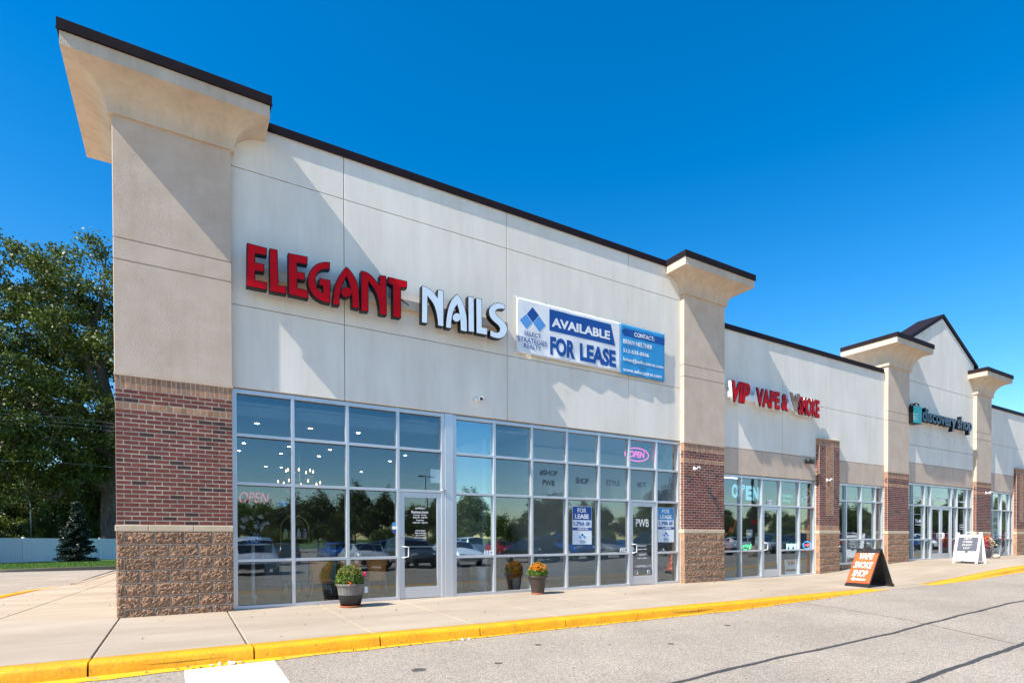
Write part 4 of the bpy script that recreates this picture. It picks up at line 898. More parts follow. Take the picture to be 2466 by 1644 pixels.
MB().box(2.36, 2.52, GY+.01, GY+.014, 1.80, 1.90).build('window_sticker', M['sky_blue'], label='small blue and white sticker high in the leftmost tall pane', cat='sticker')
t = thing('window_sticker', 'narrow strip of small card stickers beside the nail salon door', 'sticker')
for k, mm in enumerate(('navy', 'print_white', 'sky_blue')): MB().box(4.47, 4.54, GY-.01, GY-.006, 1.33+.07*k, 1.39+.07*k).build('card_logo', M[mm], t)
def dc(s, lab, px0, px1, y0, y1, ox=2170, oy=1140, sc_=5.601, m_='print_white', bold=.02):
    (a, z1) = T([(px0, y0)], GY-.006, ox, oy, sc_)[0]; (c, z0) = T([(px1, y1)], GY-.006, ox, oy, sc_)[0]; z1b = T([(px0, y1)], GY-.006, ox, oy, sc_)[0][1]
    decal(s, lab, a, c, min(z1b, z1-.05), z1, M[m_], bold=bold)
dc('Shop.', 'white window lettering Shop. in the pane left of the double doors', 195, 272, 312, 355); dc('Volunteer.', 'white window lettering Volunteer. above the double doors', 482, 608, 318, 360); dc('Donate.', 'white window lettering Donate. in the pane right of the double doors', 775, 855, 362, 388)
dc('Thrift', 'white window lettering Thrift left of the double doors', 190, 272, 612, 660, bold=.04); dc('boutique', 'white window lettering boutique under the word Thrift', 190, 272, 676, 698, bold=.03)
MB().box(25.31, 25.86, GY-.009, GY-.006, 2.10, 2.115).build('window_stripe', M['print_white'], label='thin white line above the word Thrift', cat='window lettering')
for k, (s, y0, y1) in enumerate((('American', 680, 696), ('Cancer', 704, 726), ('Society', 736, 756))): dc(s, 'white window lettering %s right of the double doors' % s, 785, 850, y0, y1)
ps = thing('resale_poster', 'tall white paper reading RESALE SHOP in the far right window', 'poster'); MB().box(32.5, 33.28, GY+.01, GY+.014, 1.16, 2.36).build('paper', M['print_white'], ps)
text('RESALE', 32.56, 33.22, 1.92, 2.08, GY+.006, M['print_black'], ps, bold=.02); text('SHOP', 32.6, 33.15, 1.60, 1.76, GY+.006, M['print_black'], ps, bold=.02); MB().box(32.84, 32.9, GY+.005, GY+.009, 1.36, 1.44).build('printed_mark', M['print_black'], ps)
# vape shop window dressing
def neon(name, lab, strokes, y, m_, r=.010, cat='neon sign'):
    t = thing(name, lab, cat)
    for s in strokes: MB().tube([(x, y, z) for x, z in s], r, 6).build('neon_tube', m_, t)
    return t
o8 = (1730, 1130, 5.6)
def t8(p): return T(p, .30, *o8)
N1 = emis('cool_led', (.25, .62, .75), .55); N2 = emis('pink_neon', (1., .14, .50), .7); N3 = emis('green_neon', (.02, 1., .30), 1.5); N4 = emis('red_neon', (.9, .10, .22), .55); N5 = emis('dim_green', (.15, .75, .55), .55); N6 = emis('dim_white', (.4, .6, .65), .35)
t = thing('led_sign', 'large dotted pale blue LED sign OPEN across two panes of the vape shop', 'led sign')
for ch, a, c in (('O', (180, 190), (268, 385)), ('P', (315, 200), (360, 320)), ('E', (370, 215), (455, 415)), ('N', (465, 232), (545, 425))):
    (x0, z1), (x1, z0) = t8([a])[0], t8([c])[0]; text(ch, x0, x1, z0+.0, z1, .30, N1, t, bold=.05, name='led_letter')
t = thing('neon_sign', 'small green neon words Smoke Shop in the upper right pane of the vape shop', 'neon sign')
for s, a, c in (('Smoke', (865, 320), (1000, 378)), ('Shop', (870, 392), (975, 452))): (x0, z1), (x1, z0) = t8([a])[0], t8([c])[0]; text(s, x0, x1, z0, z1, .30, N5, t, bold=-.008, name='neon_word')
def ell(cx, cy, rx, ry, n=24, a0=0, a1=6.283): return [(cx+rx*math.cos(a0+(a1-a0)*k/n), cy+ry*math.sin(a0+(a1-a0)*k/n)) for k in range(n+1)]
neon('neon_sign', 'pale swirling neon outline of a smoking face in the top right vape shop pane', [t8(ell(1195, 320, 45, 50)), t8(ell(1185, 420, 62, 48, 24, .4, 5.4)), t8([(1120, 385), (1140, 420), (1175, 440), (1200, 400), (1170, 370)])], .30, N6, .008)
neon('neon_sign', 'bright green scribbled neon sign at the bottom of the second vape shop pane', [t8([(322, 1060), (330, 1020), (350, 1040), (365, 1010), (380, 1050), (398, 1015), (410, 1045), (432, 1005), (425, 1060), (405, 1070)]), t8([(335, 1072), (375, 1076)])], .28, N3, .014)
t = thing('led_sign', 'white and pink lit sign PIPE beside the vape shop door', 'led sign'); (x0, z1), (x1, z0) = t8([(918, 1000)])[0], t8([(1062, 1068)])[0]; text('PIPE', x0, x1, z0, z1, .30, emis('pipe_led', (.6, .9, 1), 1.6), t, bold=.05, name='led_word')
t = neon('neon_sign', 'round blue and red lit sign VAPE in the lowest tall pane near the brick pilaster', [t8(ell(1185, 1018, 52, 48))], .28, emis('blue_neon', (.05, .45, 1), 1.6), .014); (x0, z1), (x1, z0) = t8([(1145, 1000)])[0], t8([(1222, 1034)])[0]; text('VAPE', x0, x1, z0, z1, .28, emis('multi_neon', (1, .15, .2), 2), t, bold=.02, name='neon_word')
for nm, dx in (('left', 0), ('right', 1)):
    t = thing('window_graphic', 'large orange crowned W graphic in the %s vape shop pane' % ('first' if dx == 0 else 'last'), 'window graphic')
    base = [(78,790),(95,905),(135,830),(195,860),(250,690),(225,690),(200,800),(160,760),(130,840),(98,860)] if dx == 0 else [(1120,740),(1140,870),(1170,820),(1205,850),(1240,720),(1225,715),(1200,800),(1172,770),(1145,820)]
    MB().prism(T(base, GY+.01, *o8), GY+.01, GY+.014).build('orange_shape', M['orange'], t)
    b2 = [(82,940),(195,940),(168,1085),(110,1085)] if dx == 0 else [(1180,860),(1222,860),(1215,955),(1190,955)]
    MB().prism(T(b2, GY+.01, *o8), GY+.009, GY+.013).build('orange_shape', M['orange'], t)
t = thing('vip_poster', 'white poster reading VIP low in the pane right of the vape shop door', 'poster'); q = T([(890, 1212), (1068, 1205), (1070, 1400), (905, 1410)], GY+.01, *o8); MB().prism(q, GY+.01, GY+.014).build('paper', M['print_white'], t)
M['maroon'] = mat('print_maroon', (.30, .05, .06), .6); (x0, z1), (x1, z0) = T([(930, 1235)], GY, *o8)[0], T([(1035, 1285)], GY, *o8)[0]; text('VIP', x0, x1, z0, z1, GY+.006, M['maroon'], t, bold=.05)
(x0, z1), (x1, z0) = T([(915, 1345)], GY, *o8)[0], T([(1050, 1368)], GY, *o8)[0]; MB().box(x0, x1, GY+.005, GY+.009, z0, z1).build('printed_band', M['maroon'], t)
q = T([(375, 808), (458, 806), (458, 905), (378, 905)], GY+.01, *o8); MB().prism(q, GY+.01, GY+.014).build('paper_notice', M['print_white'], label='white paper notice in the vape shop pane left of its door', cat='notice')
q = T([(445, 675), (525, 675), (525, 735), (445, 735)], .4, *o8); MB().prism(q, .4, .41).build('window_sticker', M['red_face'], label='small red placard hanging in the vape shop pane left of the door', cat='sticker')
q = T([(1112, 1262), (1250, 1255), (1245, 1385), (1118, 1392)], .6, *o8); b = MB(); b.box(q[0][0], q[2][0], .6, .95, 0, q[0][1]); b.build('storage_box', M['cream_eifs'], label='pale cardboard box standing behind the last low vape shop pane', cat='box')
# nail salon and 238 neon
t = thing('neon_sign', 'dim pink script OPEN neon hanging in the leftmost tall pane of the nail salon', 'neon sign'); text('OPEN', 1.75, 2.23, 1.86, 2.04, .33, N4, t, bold=-.016, shear=.25, name='neon_word')
t = thing('neon_sign', 'bright pink OPEN neon in an oval ring in the upper window near the second pillar', 'neon sign')
text('OPEN', 10.98, 11.52, 3.33, 3.50, .5, N2, t, bold=.03, shear=.15, name='neon_word'); MB().tube([(11.24+.42*math.cos(a*6.283/28), .5, 3.41+.17*math.sin(a*6.283/28)) for a in range(29)], .016, 6, False).build('neon_ring', N2, t)
MB().prism([(11.24+.38*math.cos(a*6.283/28), 3.41+.145*math.sin(a*6.283/28)) for a in range(28)], .53, .55).build('back_plate', M['navy'], t); MB().tube([(11.24, .54, 3.58), (11.24, .54, 3.9)], .004).build('hanging_wire', M['black_metal'], t)
MB().tube([(11.95, .4, 3.9), (11.95, .4, 3.45)], .01).box(11.90, 12.0, .33, .43, 3.30, 3.44).build('indoor_camera', M['black_metal'], label='small black camera hanging behind the top pane next to the second pillar', cat='camera')
MB().lathe([(0, 0), (.06, 0), (.06, .12), (.05, .14), (.0, .15)], 11.76, .33, .93, 14).build('fire_alarm', M['red_face'], label='round red device under the right hand FOR LEASE poster', cat='alarm')

# ---- cameras and lamps on the walls
def bullet(x, z, y, lab, m_='white_paint', s=1., rz=.5):
    t = thing('security_camera', lab, 'security camera', (x, y, z), rz)
    MB().lathe([(0, 0), (.055*s, 0), (.05*s, .02), (.02*s, .03), (0, .03)], 0, 0, 0, 14).build('mount_plate', M[m_], t).rotation_euler.x = R(90)
    MB().tube([(0, -.02, 0), (0, -.07*s, .0), (-.02*s, -.10*s, -.0)], .014*s).build('arm', M[m_], t)
    MB().tube([(.05*s, -.09*s, .02*s), (-.09*s, -.16*s, -.02*s)], [.036*s, .040*s]).build('housing', M[m_], t)
    MB().tube([(-.085*s, -.157*s, -.018*s), (-.10*s, -.165*s, -.023*s)], [.03*s, .03*s]).build('lens', M['black_metal'], t)
bullet(6.30, 4.16, WY, 'white bullet camera on the cream wall above the gap between the two window walls', s=1.3)
bullet(12.86, 3.08, 0, 'white bullet camera on the bricks of the second pillar', s=1.15, rz=.2)
bullet(19.12, 3.08, 0, 'white bullet camera on the slim brick pilaster', s=1.15, rz=.2)
bullet(31.25, 3.13, 0, 'white bullet camera on the brick pillar right of the thrift shop', s=1.4, rz=.2)
t = thing('flood_light', 'black twin flood light on the tan band above the vape shop', 'flood light', (18.16, WY, 3.64))
MB().box(-.07, .07, -.05, 0, -.06, .05).build('mount_plate', M['black_metal'], t)
for s in (-1, 1): MB().tube([(s*.07, -.06, 0), (s*.10, -.20, -.02)], [.05, .085]).build('lamp_head', M['black_metal'], t)
for k, (x, z) in enumerate(((18.2, .0),)): pass
MB().tube([(5.48, -.02+FY, 2.2), (5.58, FY-.03, 2.2)], .02).build('door_closer', M['steel'], bld)

# ------------------------------------------------------------------ vegetation
def Gp(px, py, z):
    d = ray(px, py); t = (z-CAM.z)/d.z; return (CAM.x+d.x*t, CAM.y+d.y*t)
def join_tubes(segs, name, m_):
    b = MB()
    for pts, rs in segs: b.tube(pts, rs, 8 if max(rs) > .12 else 5, False)
    return b.mesh(name, m_)
def grow(p, d, L, r, lvl, rg, segs, tips, spread=.7, lift=.15):
    n = 5; pts = [p.copy()]; rs = [r]; q = p.copy(); dd = d.normalized()
    for i in range(n):
        dd = (dd+Vector((rg.gauss(0, .12), rg.gauss(0, .12), rg.gauss(lift*.3, .09)))).normalized(); q = q+dd*(L/n); pts.append(q.copy()); rs.append(r*(1-.62*(i+1)/n))
    segs.append((pts, rs))
    if lvl == 0: tips.extend(pts[2:]); return
    k = 3 if lvl > 1 else 4
    for j in range(k+1):
        t = .35+.65*(j+rg.random()*.6)/(k+.6); i = min(n, max(1, int(t*n))); a = rg.uniform(0, 6.28)
        side = dd.orthogonal(); side.rotate(Matrix.Rotation(a, 3, dd).to_quaternion()); nd = (dd*(1-spread*.5)+side*spread+Vector((0, 0, lift))).normalized()
        grow(pts[i], nd, L*rg.uniform(.52, .74), rs[i]*.62, lvl-1, rg, segs, tips, spread, lift)
    if lvl == 1: tips.extend(pts[3:])
def make_tree(label, H, cr, seed, nleaf, lsize, lm, trunk_r=.17, group=None, open_=.3):
    rg = random.Random(seed); segs = []; tips = []
    t = thing('tree', label, 'tree', (0, 0, 0), 0, group); base = H*open_
    pts = [Vector((0, 0, -.2)), Vector((rg.gauss(0, .05), rg.gauss(0, .05), base*.5)), Vector((rg.gauss(0, .1), rg.gauss(0, .1), base)), Vector((rg.gauss(0, .2), rg.gauss(0, .2), H*.75))]
    segs.append((pts, [trunk_r*1.25, trunk_r, trunk_r*.85, trunk_r*.25]))
    for j in range(9):
        u = j/8; z = base*.85+(H*.62-base*.85)*u; a = j*2.4+rg.random(); d = Vector((math.cos(a), math.sin(a), .35+.7*u)); grow(Vector((0, 0, z)), d, cr*(.80-.25*u), trunk_r*.5, 1, rg, segs, tips, .75, .2)
    MB_ = join_tubes(segs, 'trunk', M['bark']); link('trunk', MB_, t)
    rr_ = np.random.default_rng(seed); T_ = np.array([list(p) for p in tips]); cl = T_[rr_.integers(0, len(T_), max(1, nleaf//60))]+rr_.normal(size=(max(1, nleaf//60), 3))*cr*.10
    P = np.repeat(cl, 60, 0); P = P+rr_.normal(size=P.shape)*np.array([1, 1, .75])*cr*.085
    link('crown', leaf_mesh('crown', P, lsize, lm, upw=.5, seed=seed), t); return t
# big oak beyond the fence
YO = 53
def Wo(x, y, dy=0, o=(0, 800, 3.92)): X, Z = W(o[0]+x/o[2], o[1]+y/o[2], YO+dy); return Vector((X, YO+dy, Z))
limbs = [([(1075, 2000, 0), (1068, 1800, 0), (1060, 1560, 0), (1055, 1300, 0), (1050, 1080, 0), (1040, 850, 0), (1010, 600, .5), (940, 330, 1), (900, 80, 2), (880, -200, 3)], 1.05, .22),
 ([(1040, 1500, 0), (960, 1450, -.5), (860, 1370, -1.5), (765, 1270, -2.5), (690, 1180, -3), (620, 1080, -3.5), (500, 1020, -4)], .55, .14),
 ([(1045, 1180, 0), (960, 1120, .0), (860, 1040, -.5), (700, 920, -1), (600, 860, -1), (450, 770, -2), (280, 690, -2), (130, 590, -3), (-20, 530, -3)], .42, .10),
 ([(1040, 1050, 0), (940, 960, 1), (850, 850, 2), (760, 700, 2), (640, 550, 3), (500, 380, 3), (400, 260, 3), (200, 100, 3)], .42, .10),
 ([(700, 1190, -3), (560, 1040, -3), (400, 1010, -4), (200, 940, -4), (60, 850, -5), (-80, 780, -5)], .24, .09), ([(480, 1060, -4), (300, 1050, -4), (100, 1075, -5), (40, 1170, -5), (50, 1300, -5), (75, 1420, -5)], .20, .08),
 ([(100, 1075, -5), (0, 1070, -5), (-150, 1060, -6)], .16, .07), ([(660, 1170, -3), (640, 1260, -2.5), (600, 1420, -2.5), (560, 1560, -3)], .20, .10), ([(640, 1190, -3), (560, 1330, -2), (520, 1500, -2), (510, 1620, -2)], .26, .14),
 ([(1000, 700, 0), (880, 480, -2), (800, 200, -3), (640, 30, -3), (560, -120, -3), (400, -260, -3)], .30, .07), ([(950, 380, 1), (1050, 100, 2), (1200, -200, 3), (1250, -500, 3)], .28, .08),
 ([(1050, 1000, 0), (1250, 800, 0), (1500, 600, 1), (1800, 420, 1)], .40, .10), ([(880, 0, 2), (760, -250, 2), (600, -480, 1), (420, -640, 0)], .2, .06), ([(900, -100, 2), (980, -400, 1), (1000, -700, 1)], .2, .06),
 ([(500, 380, 3), (300, 330, 4), (100, 300, 5), (-100, 200, 5)], .18, .06), ([(760, 1265, -2.5), (745, 1330, -2.5), (740, 1480, -3)], .18, .12)]
oak = thing('tree', 'huge spreading oak behind the white fence with dark limbs, touching the pillar edge', 'tree')
b = MB(); rg = random.Random(11); twigs = []
for pts, r0, r1 in limbs:
    P = [Wo(x, y, dy) for x, y, dy in pts]; n = len(P); rs = [r0+(r1-r0)*i/(n-1) for i in range(n)]; b.tube(P, rs, 10, False)
    if r0 < .9:
        for k in range(len(P)-1):
            for _ in range(2):
                d = Vector((rg.gauss(0, 1), rg.gauss(0, 1), rg.gauss(.3, .8))).normalized(); s_ = P[k].lerp(P[k+1], rg.random()); L_ = rg.uniform(1.6, 3.6); e = s_+d*L_+Vector((0, 0, -.3)); mid = s_.lerp(e, .5)+Vector((0, 0, .3)); b.tube([s_, mid, e], [.07, .05, .02], 5, False); twigs += [mid, e]
b.build('trunk', M['bark'], oak)
rg2 = np.random.default_rng(21); C_ = []; LP = []
for pts, r0, r1 in limbs:
    P = [Wo(x, y, dy) for x, y, dy in pts]
    for a_, b_ in zip(P, P[1:]): LP += [a_.lerp(b_, u/3) for u in range(3)]
while len(C_) < 1350:
    p = rg2.uniform(-1, 1, 3); rr_ = (abs(p[0])**3.2+abs(p[1])**2.2+abs(p[2])**3.2)
    if rr_ > 1: continue
    if rr_ < .25 and rg2.random() < .55: continue
    q = np.array([-4+18*p[0], 53.5+10*p[1], 16.3+10.6*p[2]])
    top = 26.2+1.2*noise.noise(Vector((q[0]*.32, 0, 4)))+.9*noise.noise(Vector((q[0]*.9, 1, 4)))-.15*abs(q[0]+7)*(abs(q[0]+7) < 6)*.35
    if q[2] > top: continue
    if noise.noise(Vector(q*.33)) < -.11: continue
    if q[1] < 54.5 and min((q[0]-L_.x)**2+(q[2]-L_.z)**2 for L_ in LP) < 1.1 and rg2.random() < .8: continue
    if q[2] < 9 and rg2.random() < .5: continue
    C_.append(q)
C_ += [np.array(list(p)) for p in twigs]
C_ = np.array(C_); P = np.repeat(C_, 170, 0)
off = rg2.normal(size=P.shape); P = P+off*np.array([.68, .68, .38])*rg2.uniform(.5, 1.05, len(C_)).repeat(170)[:, None]
link('crown', leaf_mesh('crown', P, .13, M['leaf'], upw=.45, seed=2), oak)
# trees behind the fence
gtA = make_tree('dark dense tree behind the white fence left of the oak trunk', 10.5, 4.6, 1, 15000, .15, M['leaf_d'])
gtB = make_tree('paler bushy tree behind the fence at the left picture edge', 8.5, 4.2, 2, 13000, .14, M['leaf'])
gtC = make_tree('small slender lot tree standing between the parked cars', 5.0, 2.2, 5, 6500, .09, M['leaf_d'], .08, open_=.34)
gtC.location = (22.3, -20.2, zas(22, -20))
ALL = [gtA, gtB, gtC]+list(gtA.children)+list(gtB.children)
def tcopy(src, x, y, z, s, rz, label, group=None):
    c = src.copy(); col.objects.link(c); c.location = (x, y, z); c.scale = (s, s, s*1.02); c.rotation_euler.z = rz; c['label'] = label
    if group: c['group'] = group
    for ch in src.children: d = ch.copy(); col.objects.link(d); d.parent = c
    return c
gtA.location = (-6.5, 64, -.8); gtA.scale = (1.0, 1.0, 1.0); gtA['group'] = 'woodland trees behind the white fence'; gtB.location = (-17.5, 62, -.8); gtB['group'] = 'woodland trees behind the white fence'
k = 0
for x, y, s, src in ((-11, 66, .95, gtA), (-15, 70, 1.15, gtA), (-21, 66, 1.0, gtA), (-9, 72, .9, gtB), (-3, 60, .75, gtA), (-2, 70, 1.0, gtB), (-26, 74, 1.3, gtB), (-13.3, 58, .55, gtB), (-7.2, 57, .5, gtA), (-19, 78, 1.25, gtA), (-10.5, 55, .42, gtA), (-4.6, 58.5, .42, gtB), (-30, 66, 1.2, gtA), (5, 66, 1.1, gtA)):
    k += 1; tcopy(src, x, y, -.95, s, k*1.3, 'woodland tree among others behind the white fence on the left', 'woodland trees behind the white fence')
shr = []
for i in range(16):
    x = -17+1.15*i; y = 46.5+.85*i+(i % 3)*.8; shr.append((x, y))
for i, (x, y) in enumerate(shr): tcopy(gtA if i % 2 else gtB, x, y+2.5, -1.9, .36+.05*(i % 4), i*2.1, 'dark bushy undergrowth tree directly behind the white fence', 'undergrowth along the white fence')
# spruce in front of the fence
def make_spruce():
    t = thing('spruce_tree', 'small dark spruce standing on the lawn in front of the white fence', 'spruce tree'); H = 4.6; rg = np.random.default_rng(4)
    MB().tube([(0, 0, -.1), (0, 0, H*.95)], [.08, .015], 8).build('trunk', M['bark'], t); P = []
    b = MB()
    for k in range(26):
        z = .12+(H-.2)*k/26; R_ = 1.5*(1-k/26)**.85*rg.uniform(.8, 1.15)+.08; nb = 9 if k < 18 else 5
        for j in range(nb):
            a = rg.uniform(0, 6.28); L_ = R_*rg.uniform(.7, 1.12)
            for s_ in np.arange(.1, 1, .07):
                for _ in range(int(7+8*s_)): P.append([L_*s_*math.cos(a)+rg.normal()*.07*(1.1-s_*.3), L_*s_*math.sin(a)+rg.normal()*.07, z-.22*s_*L_+.12*s_*s_*L_+rg.normal()*.035])
    link('crown', leaf_mesh('crown', np.array(P), .075, M['needle'], upw=.2, aspect=.4, seed=4), t); return t
sp_ = make_spruce(); gx_, gy_ = Gp(186, 1355, -.52); sp_.location = (gx_, gy_-.3, -.52)
# fence
fn = thing('vinyl_fence', 'tall white vinyl privacy fence with capped posts running along the lawn', 'fence')
FP = [(-22.5, 26.0), (-14, 36.2), (-9.1, 42.3), (-3.9, 48.2), (4, 55)]
def along(P, s):
    for a, c in zip(P, P[1:]):
        L_ = math.hypot(c[0]-a[0], c[1]-a[1])
        if s <= L_: t = s/L_; return (a[0]+(c[0]-a[0])*t, a[1]+(c[1]-a[1])*t)
        s -= L_
    return P[-1]
tot = sum(math.hypot(c[0]-a[0], c[1]-a[1]) for a, c in zip(FP, FP[1:])); s = 0; pp = []
while s < tot: pp.append(along(FP, s)); s += 3.05
def zf_(x, y): return lerpt(y, [(26, -.34), (42, -.52), (56, -.66)])
for i, (x, y) in enumerate(pp):
    z = zf_(x, y); a = math.atan2(pp[min(i+1, len(pp)-1)][1]-pp[max(i-1, 0)][1], pp[min(i+1, len(pp)-1)][0]-pp[max(i-1, 0)][0])
    me_ = MB().box(-.075, .075, -.075, .075, -.1, 1.86).add([(-.09, -.09, 1.86), (.09, -.09, 1.86), (.09, .09, 1.86), (-.09, .09, 1.86), (0, 0, 1.93)], [(0, 1, 4), (1, 2, 4), (2, 3, 4), (3, 0, 4), (3, 2, 1, 0)])
    link('post', me_.mesh('post', M['vinyl']), fn, (x, y, z), rz=a)
    if i < len(pp)-1:
        x1, y1 = pp[i+1]; L_ = math.hypot(x1-x, y1-y); z1 = zf_(x1, y1); b = MB(); n = 17
        for k in range(n): u0 = .08+(L_-.16)*k/n; u1 = .08+(L_-.16)*(k+1)/n; dz = (z1-z)*(k+.5)/n; b.panel(u0+.004, u1-.004, -.022, .022, .10+dz, 1.70+dz, .008)
        o = b.build('board_infill', M['vinyl'], fn, (x, y, z)); o.rotation_euler.z = math.atan2(y1-y, x1-x); o['kind'] = 'stuff'
        for zz, nm in ((1.70, 'top_rail'), (.04, 'bottom_rail')):
            vs = [(.05, -.035, zz), (L_-.05, -.035, zz+z1-z), (L_-.05, .035, zz+z1-z), (.05, .035, zz), (.05, -.035, zz+.13), (L_-.05, -.035, zz+.13+z1-z), (L_-.05, .035, zz+.13+z1-z), (.05, .035, zz+.13)]
            o = MB().add(vs, [(0, 3, 2, 1), (4, 5, 6, 7), (0, 1, 5, 4), (1, 2, 6, 5), (2, 3, 7, 6), (3, 0, 4, 7)]).build(nm, M['vinyl'], fn, (x, y, z)); o.rotation_euler.z = math.atan2(y1-y, x1-x)
for x, y, s in ((-18, 39.5, 1.0), (-15.5, 46.5, .95), (-22, 34, 1.0), (-20.5, 45, 1.25)): tcopy(gtA, x, y, -.6, s, x, 'dense lawn tree left of the picture that shades the white fence', 'lawn trees beside the white fence')
# street lamp and overhead wires behind
M['galv'] = mat('galvanised', (.55, .57, .58), .5, metal=.3)
lp = thing('street_lamp', 'slim pale street lamp with a cobra head among the trees behind the fence', 'street lamp'); (x1, z1) = W(73, 1206, 54); (x0, z0) = W(61, 1201, 54)
MB().tube([(x1+.05, 54, -1), (x1, 54, z1-.3), (x1-.02, 54, z1)], [.07, .05, .045]).build('pole', M['galv'], lp); MB().tube([(x1, 54, z1), (x1-.3, 54, z1+.08), (x0, 54, z0)], [.04, .10, .13]).build('lamp_head', M['white_paint'], lp)
for i, (ya, yb) in enumerate(((995, 1010), (1009, 1019), (1018, 1029), (1108, 1116))):
    P = []
    for k in range(11): u = -200+60*k; X, Z = W(u, ya+(yb-ya)*u/270+(.0002*(u-60)**2), 46); P.append((X, 46, Z))
    MB().tube(P, .006, 5, False).build('overhead_wire', M['galv'], label='thin overhead wires crossing in front of the oak left of the pillar', cat='wire', group='overhead wires left of the pillar')

# ------------------------------------------------------------------ flower pots
def mum(t, cx, cy, zc, r, h, seed, cols, top_only):
    rg = np.random.default_rng(seed); n = 2600; a = rg.uniform(0, 6.283, n); ph = np.arccos(rg.uniform(-.25, 1, n)); q = rg.uniform(.72, 1.04, n)
    P = np.stack([cx+r*q*np.sin(ph)*np.cos(a), cy+r*q*np.sin(ph)*np.sin(a), zc+h*q*np.cos(ph)], 1); P += .02*rg.normal(size=P.shape)
    link('foliage', leaf_mesh('foliage', P, .021, M['mum_leaf'], upw=.8, seed=seed), t)
    for (m_, nn, zmin, sz) in cols:
        a = rg.uniform(0, 6.283, nn); ph = np.arccos(rg.uniform(zmin, 1, nn)); q = 1.03
        C = np.stack([cx+r*q*np.sin(ph)*np.cos(a), cy+r*q*np.sin(ph)*np.sin(a), zc+h*q*np.cos(ph)], 1)+.008*rg.normal(size=(nn, 3))
        nk = 14; Pp = np.repeat(C, nk, 0)+rg.normal(size=(nn*nk, 3))*sz*.42*np.array([1, 1, .5])
        o = link('blossoms', leaf_mesh('blossoms', Pp, sz*.55, M[m_], upw=1.5, seed=seed+1), t); o['kind'] = 'stuff'
M['mum_leaf'] = leafmat('mum_leaf', (.08, .17, .018), (.26, .36, .055), .3)
M['bud'] = mat('dusty_bud', (.34, .17, .09), .8, c2=(.46, .33, .12), scale=60); M['gold'] = mat('golden_petal', (.85, .36, .01), .7, c2=(.85, .16, .01), scale=40, island=.2); M['pink'] = mat('pink_petal', (.70, .03, .18), .7); M['ored'] = mat('orange_red_petal', (.80, .10, .01), .7)
M['terra'] = mat('terracotta', (.40, .12, .05), .8); M['pot_grey'] = mat('faded_pot', (.10, .095, .09), .7, c2=(.20, .19, .18), scale=12, stretch=(1, 1, .3)); M['pot_dark'] = mat('dark_pot', (.018, .018, .02), .45); M['pot_brown'] = mat('woven_pot', (.040, .027, .022), .4, c2=(.06, .042, .034), scale=20); M['soil'] = mat('soil', (.03, .02, .015), 1)
t = thing('flower_pot', 'ribbed black and grey plastic pot of budding green mums outside the nail salon', 'flower pot', (3.475, -.44, zsw(3.5, -.4))); t.scale = (.92, .92, 1)
rib = lambda an, z: 1+.022*math.cos(26*an)
MB().lathe([(.001, .03), (.185, .03), (.225, .20), (.228, .22)], 0, 0, 0, 104, rib).build('pot_lower', M['pot_dark'], t)
MB().lathe([(.229, .22), (.248, .36), (.262, .375), (.272, .385), (.272, .415), (.262, .42), (.250, .415), (.245, .37)], 0, 0, 0, 104, lambda an, z: 1+(.012*math.cos(26*an) if z < .37 else 0)).build('pot_upper', M['pot_grey'], t)
MB().lathe([(0, .375), (.246, .375)], 0, 0, 0, 32).build('soil', M['soil'], t); MB().lathe([(0, .0), (.20, .0), (.215, .028), (.205, .03), (.19, .012), (0, .012)], 0, 0, 0, 40).build('saucer', M['terra'], t)
MB().box(.185, .245, -.222, -.205, .25, .36).build('price_tag', M['print_white'], t).rotation_euler.z = .25
mum(t, -.015, 0, .47, .255, .26, 3, [('bud', 110, .45, .016)], True)
for x, z, mm in ((.245, .60, 'pink'), (.225, .57, 'pink'), (-.06, .43, 'ored'), (-.035, .42, 'ored')): 
    rg_ = np.random.default_rng(int(z*100)); link('flower', leaf_mesh('flower', np.array([[x, -.16 if mm == 'pink' else -.235, z]])+rg_.normal(size=(40, 3))*.013, .016, M[mm], upw=.6, seed=3), t)
t = thing('flower_pot', 'woven brown pot of orange and yellow mums beside the window numbered 234', 'flower pot', (7.58, -.30, zsw(7.6, -.3))); t.scale = (.80, .80, 1)
prof = [(.001, .03), (.172, .03), (.235, .33), (.245, .36)]
MB().lathe([(.170, .03+.0)]+[(.170+(.238-.170)*k/30, .03+.32*k/30) for k in range(1, 31)], 0, 0, 0, 120, lambda an, z: 1+.020*abs(math.sin(11*an+z*34))*abs(math.sin(11*an-z*34))*1.6).build('pot_body', M['pot_brown'], t)
MB().lathe([(.238, .345), (.262, .35), (.272, .362), (.272, .392), (.262, .40), (.245, .395), (.240, .35)], 0, 0, 0, 48).build('pot_rim', M['pot_brown'], t)
MB().lathe([(0, .36), (.244, .36)], 0, 0, 0, 32).build('soil', M['soil'], t); MB().lathe([(0, .0), (.17, .0), (.182, .03), (.17, .032), (0, .02)], 0, 0, 0, 36).build('saucer', M['terra'], t)
mum(t, 0, 0, .45, .245, .22, 7, [('gold', 120, .38, .030)], True)

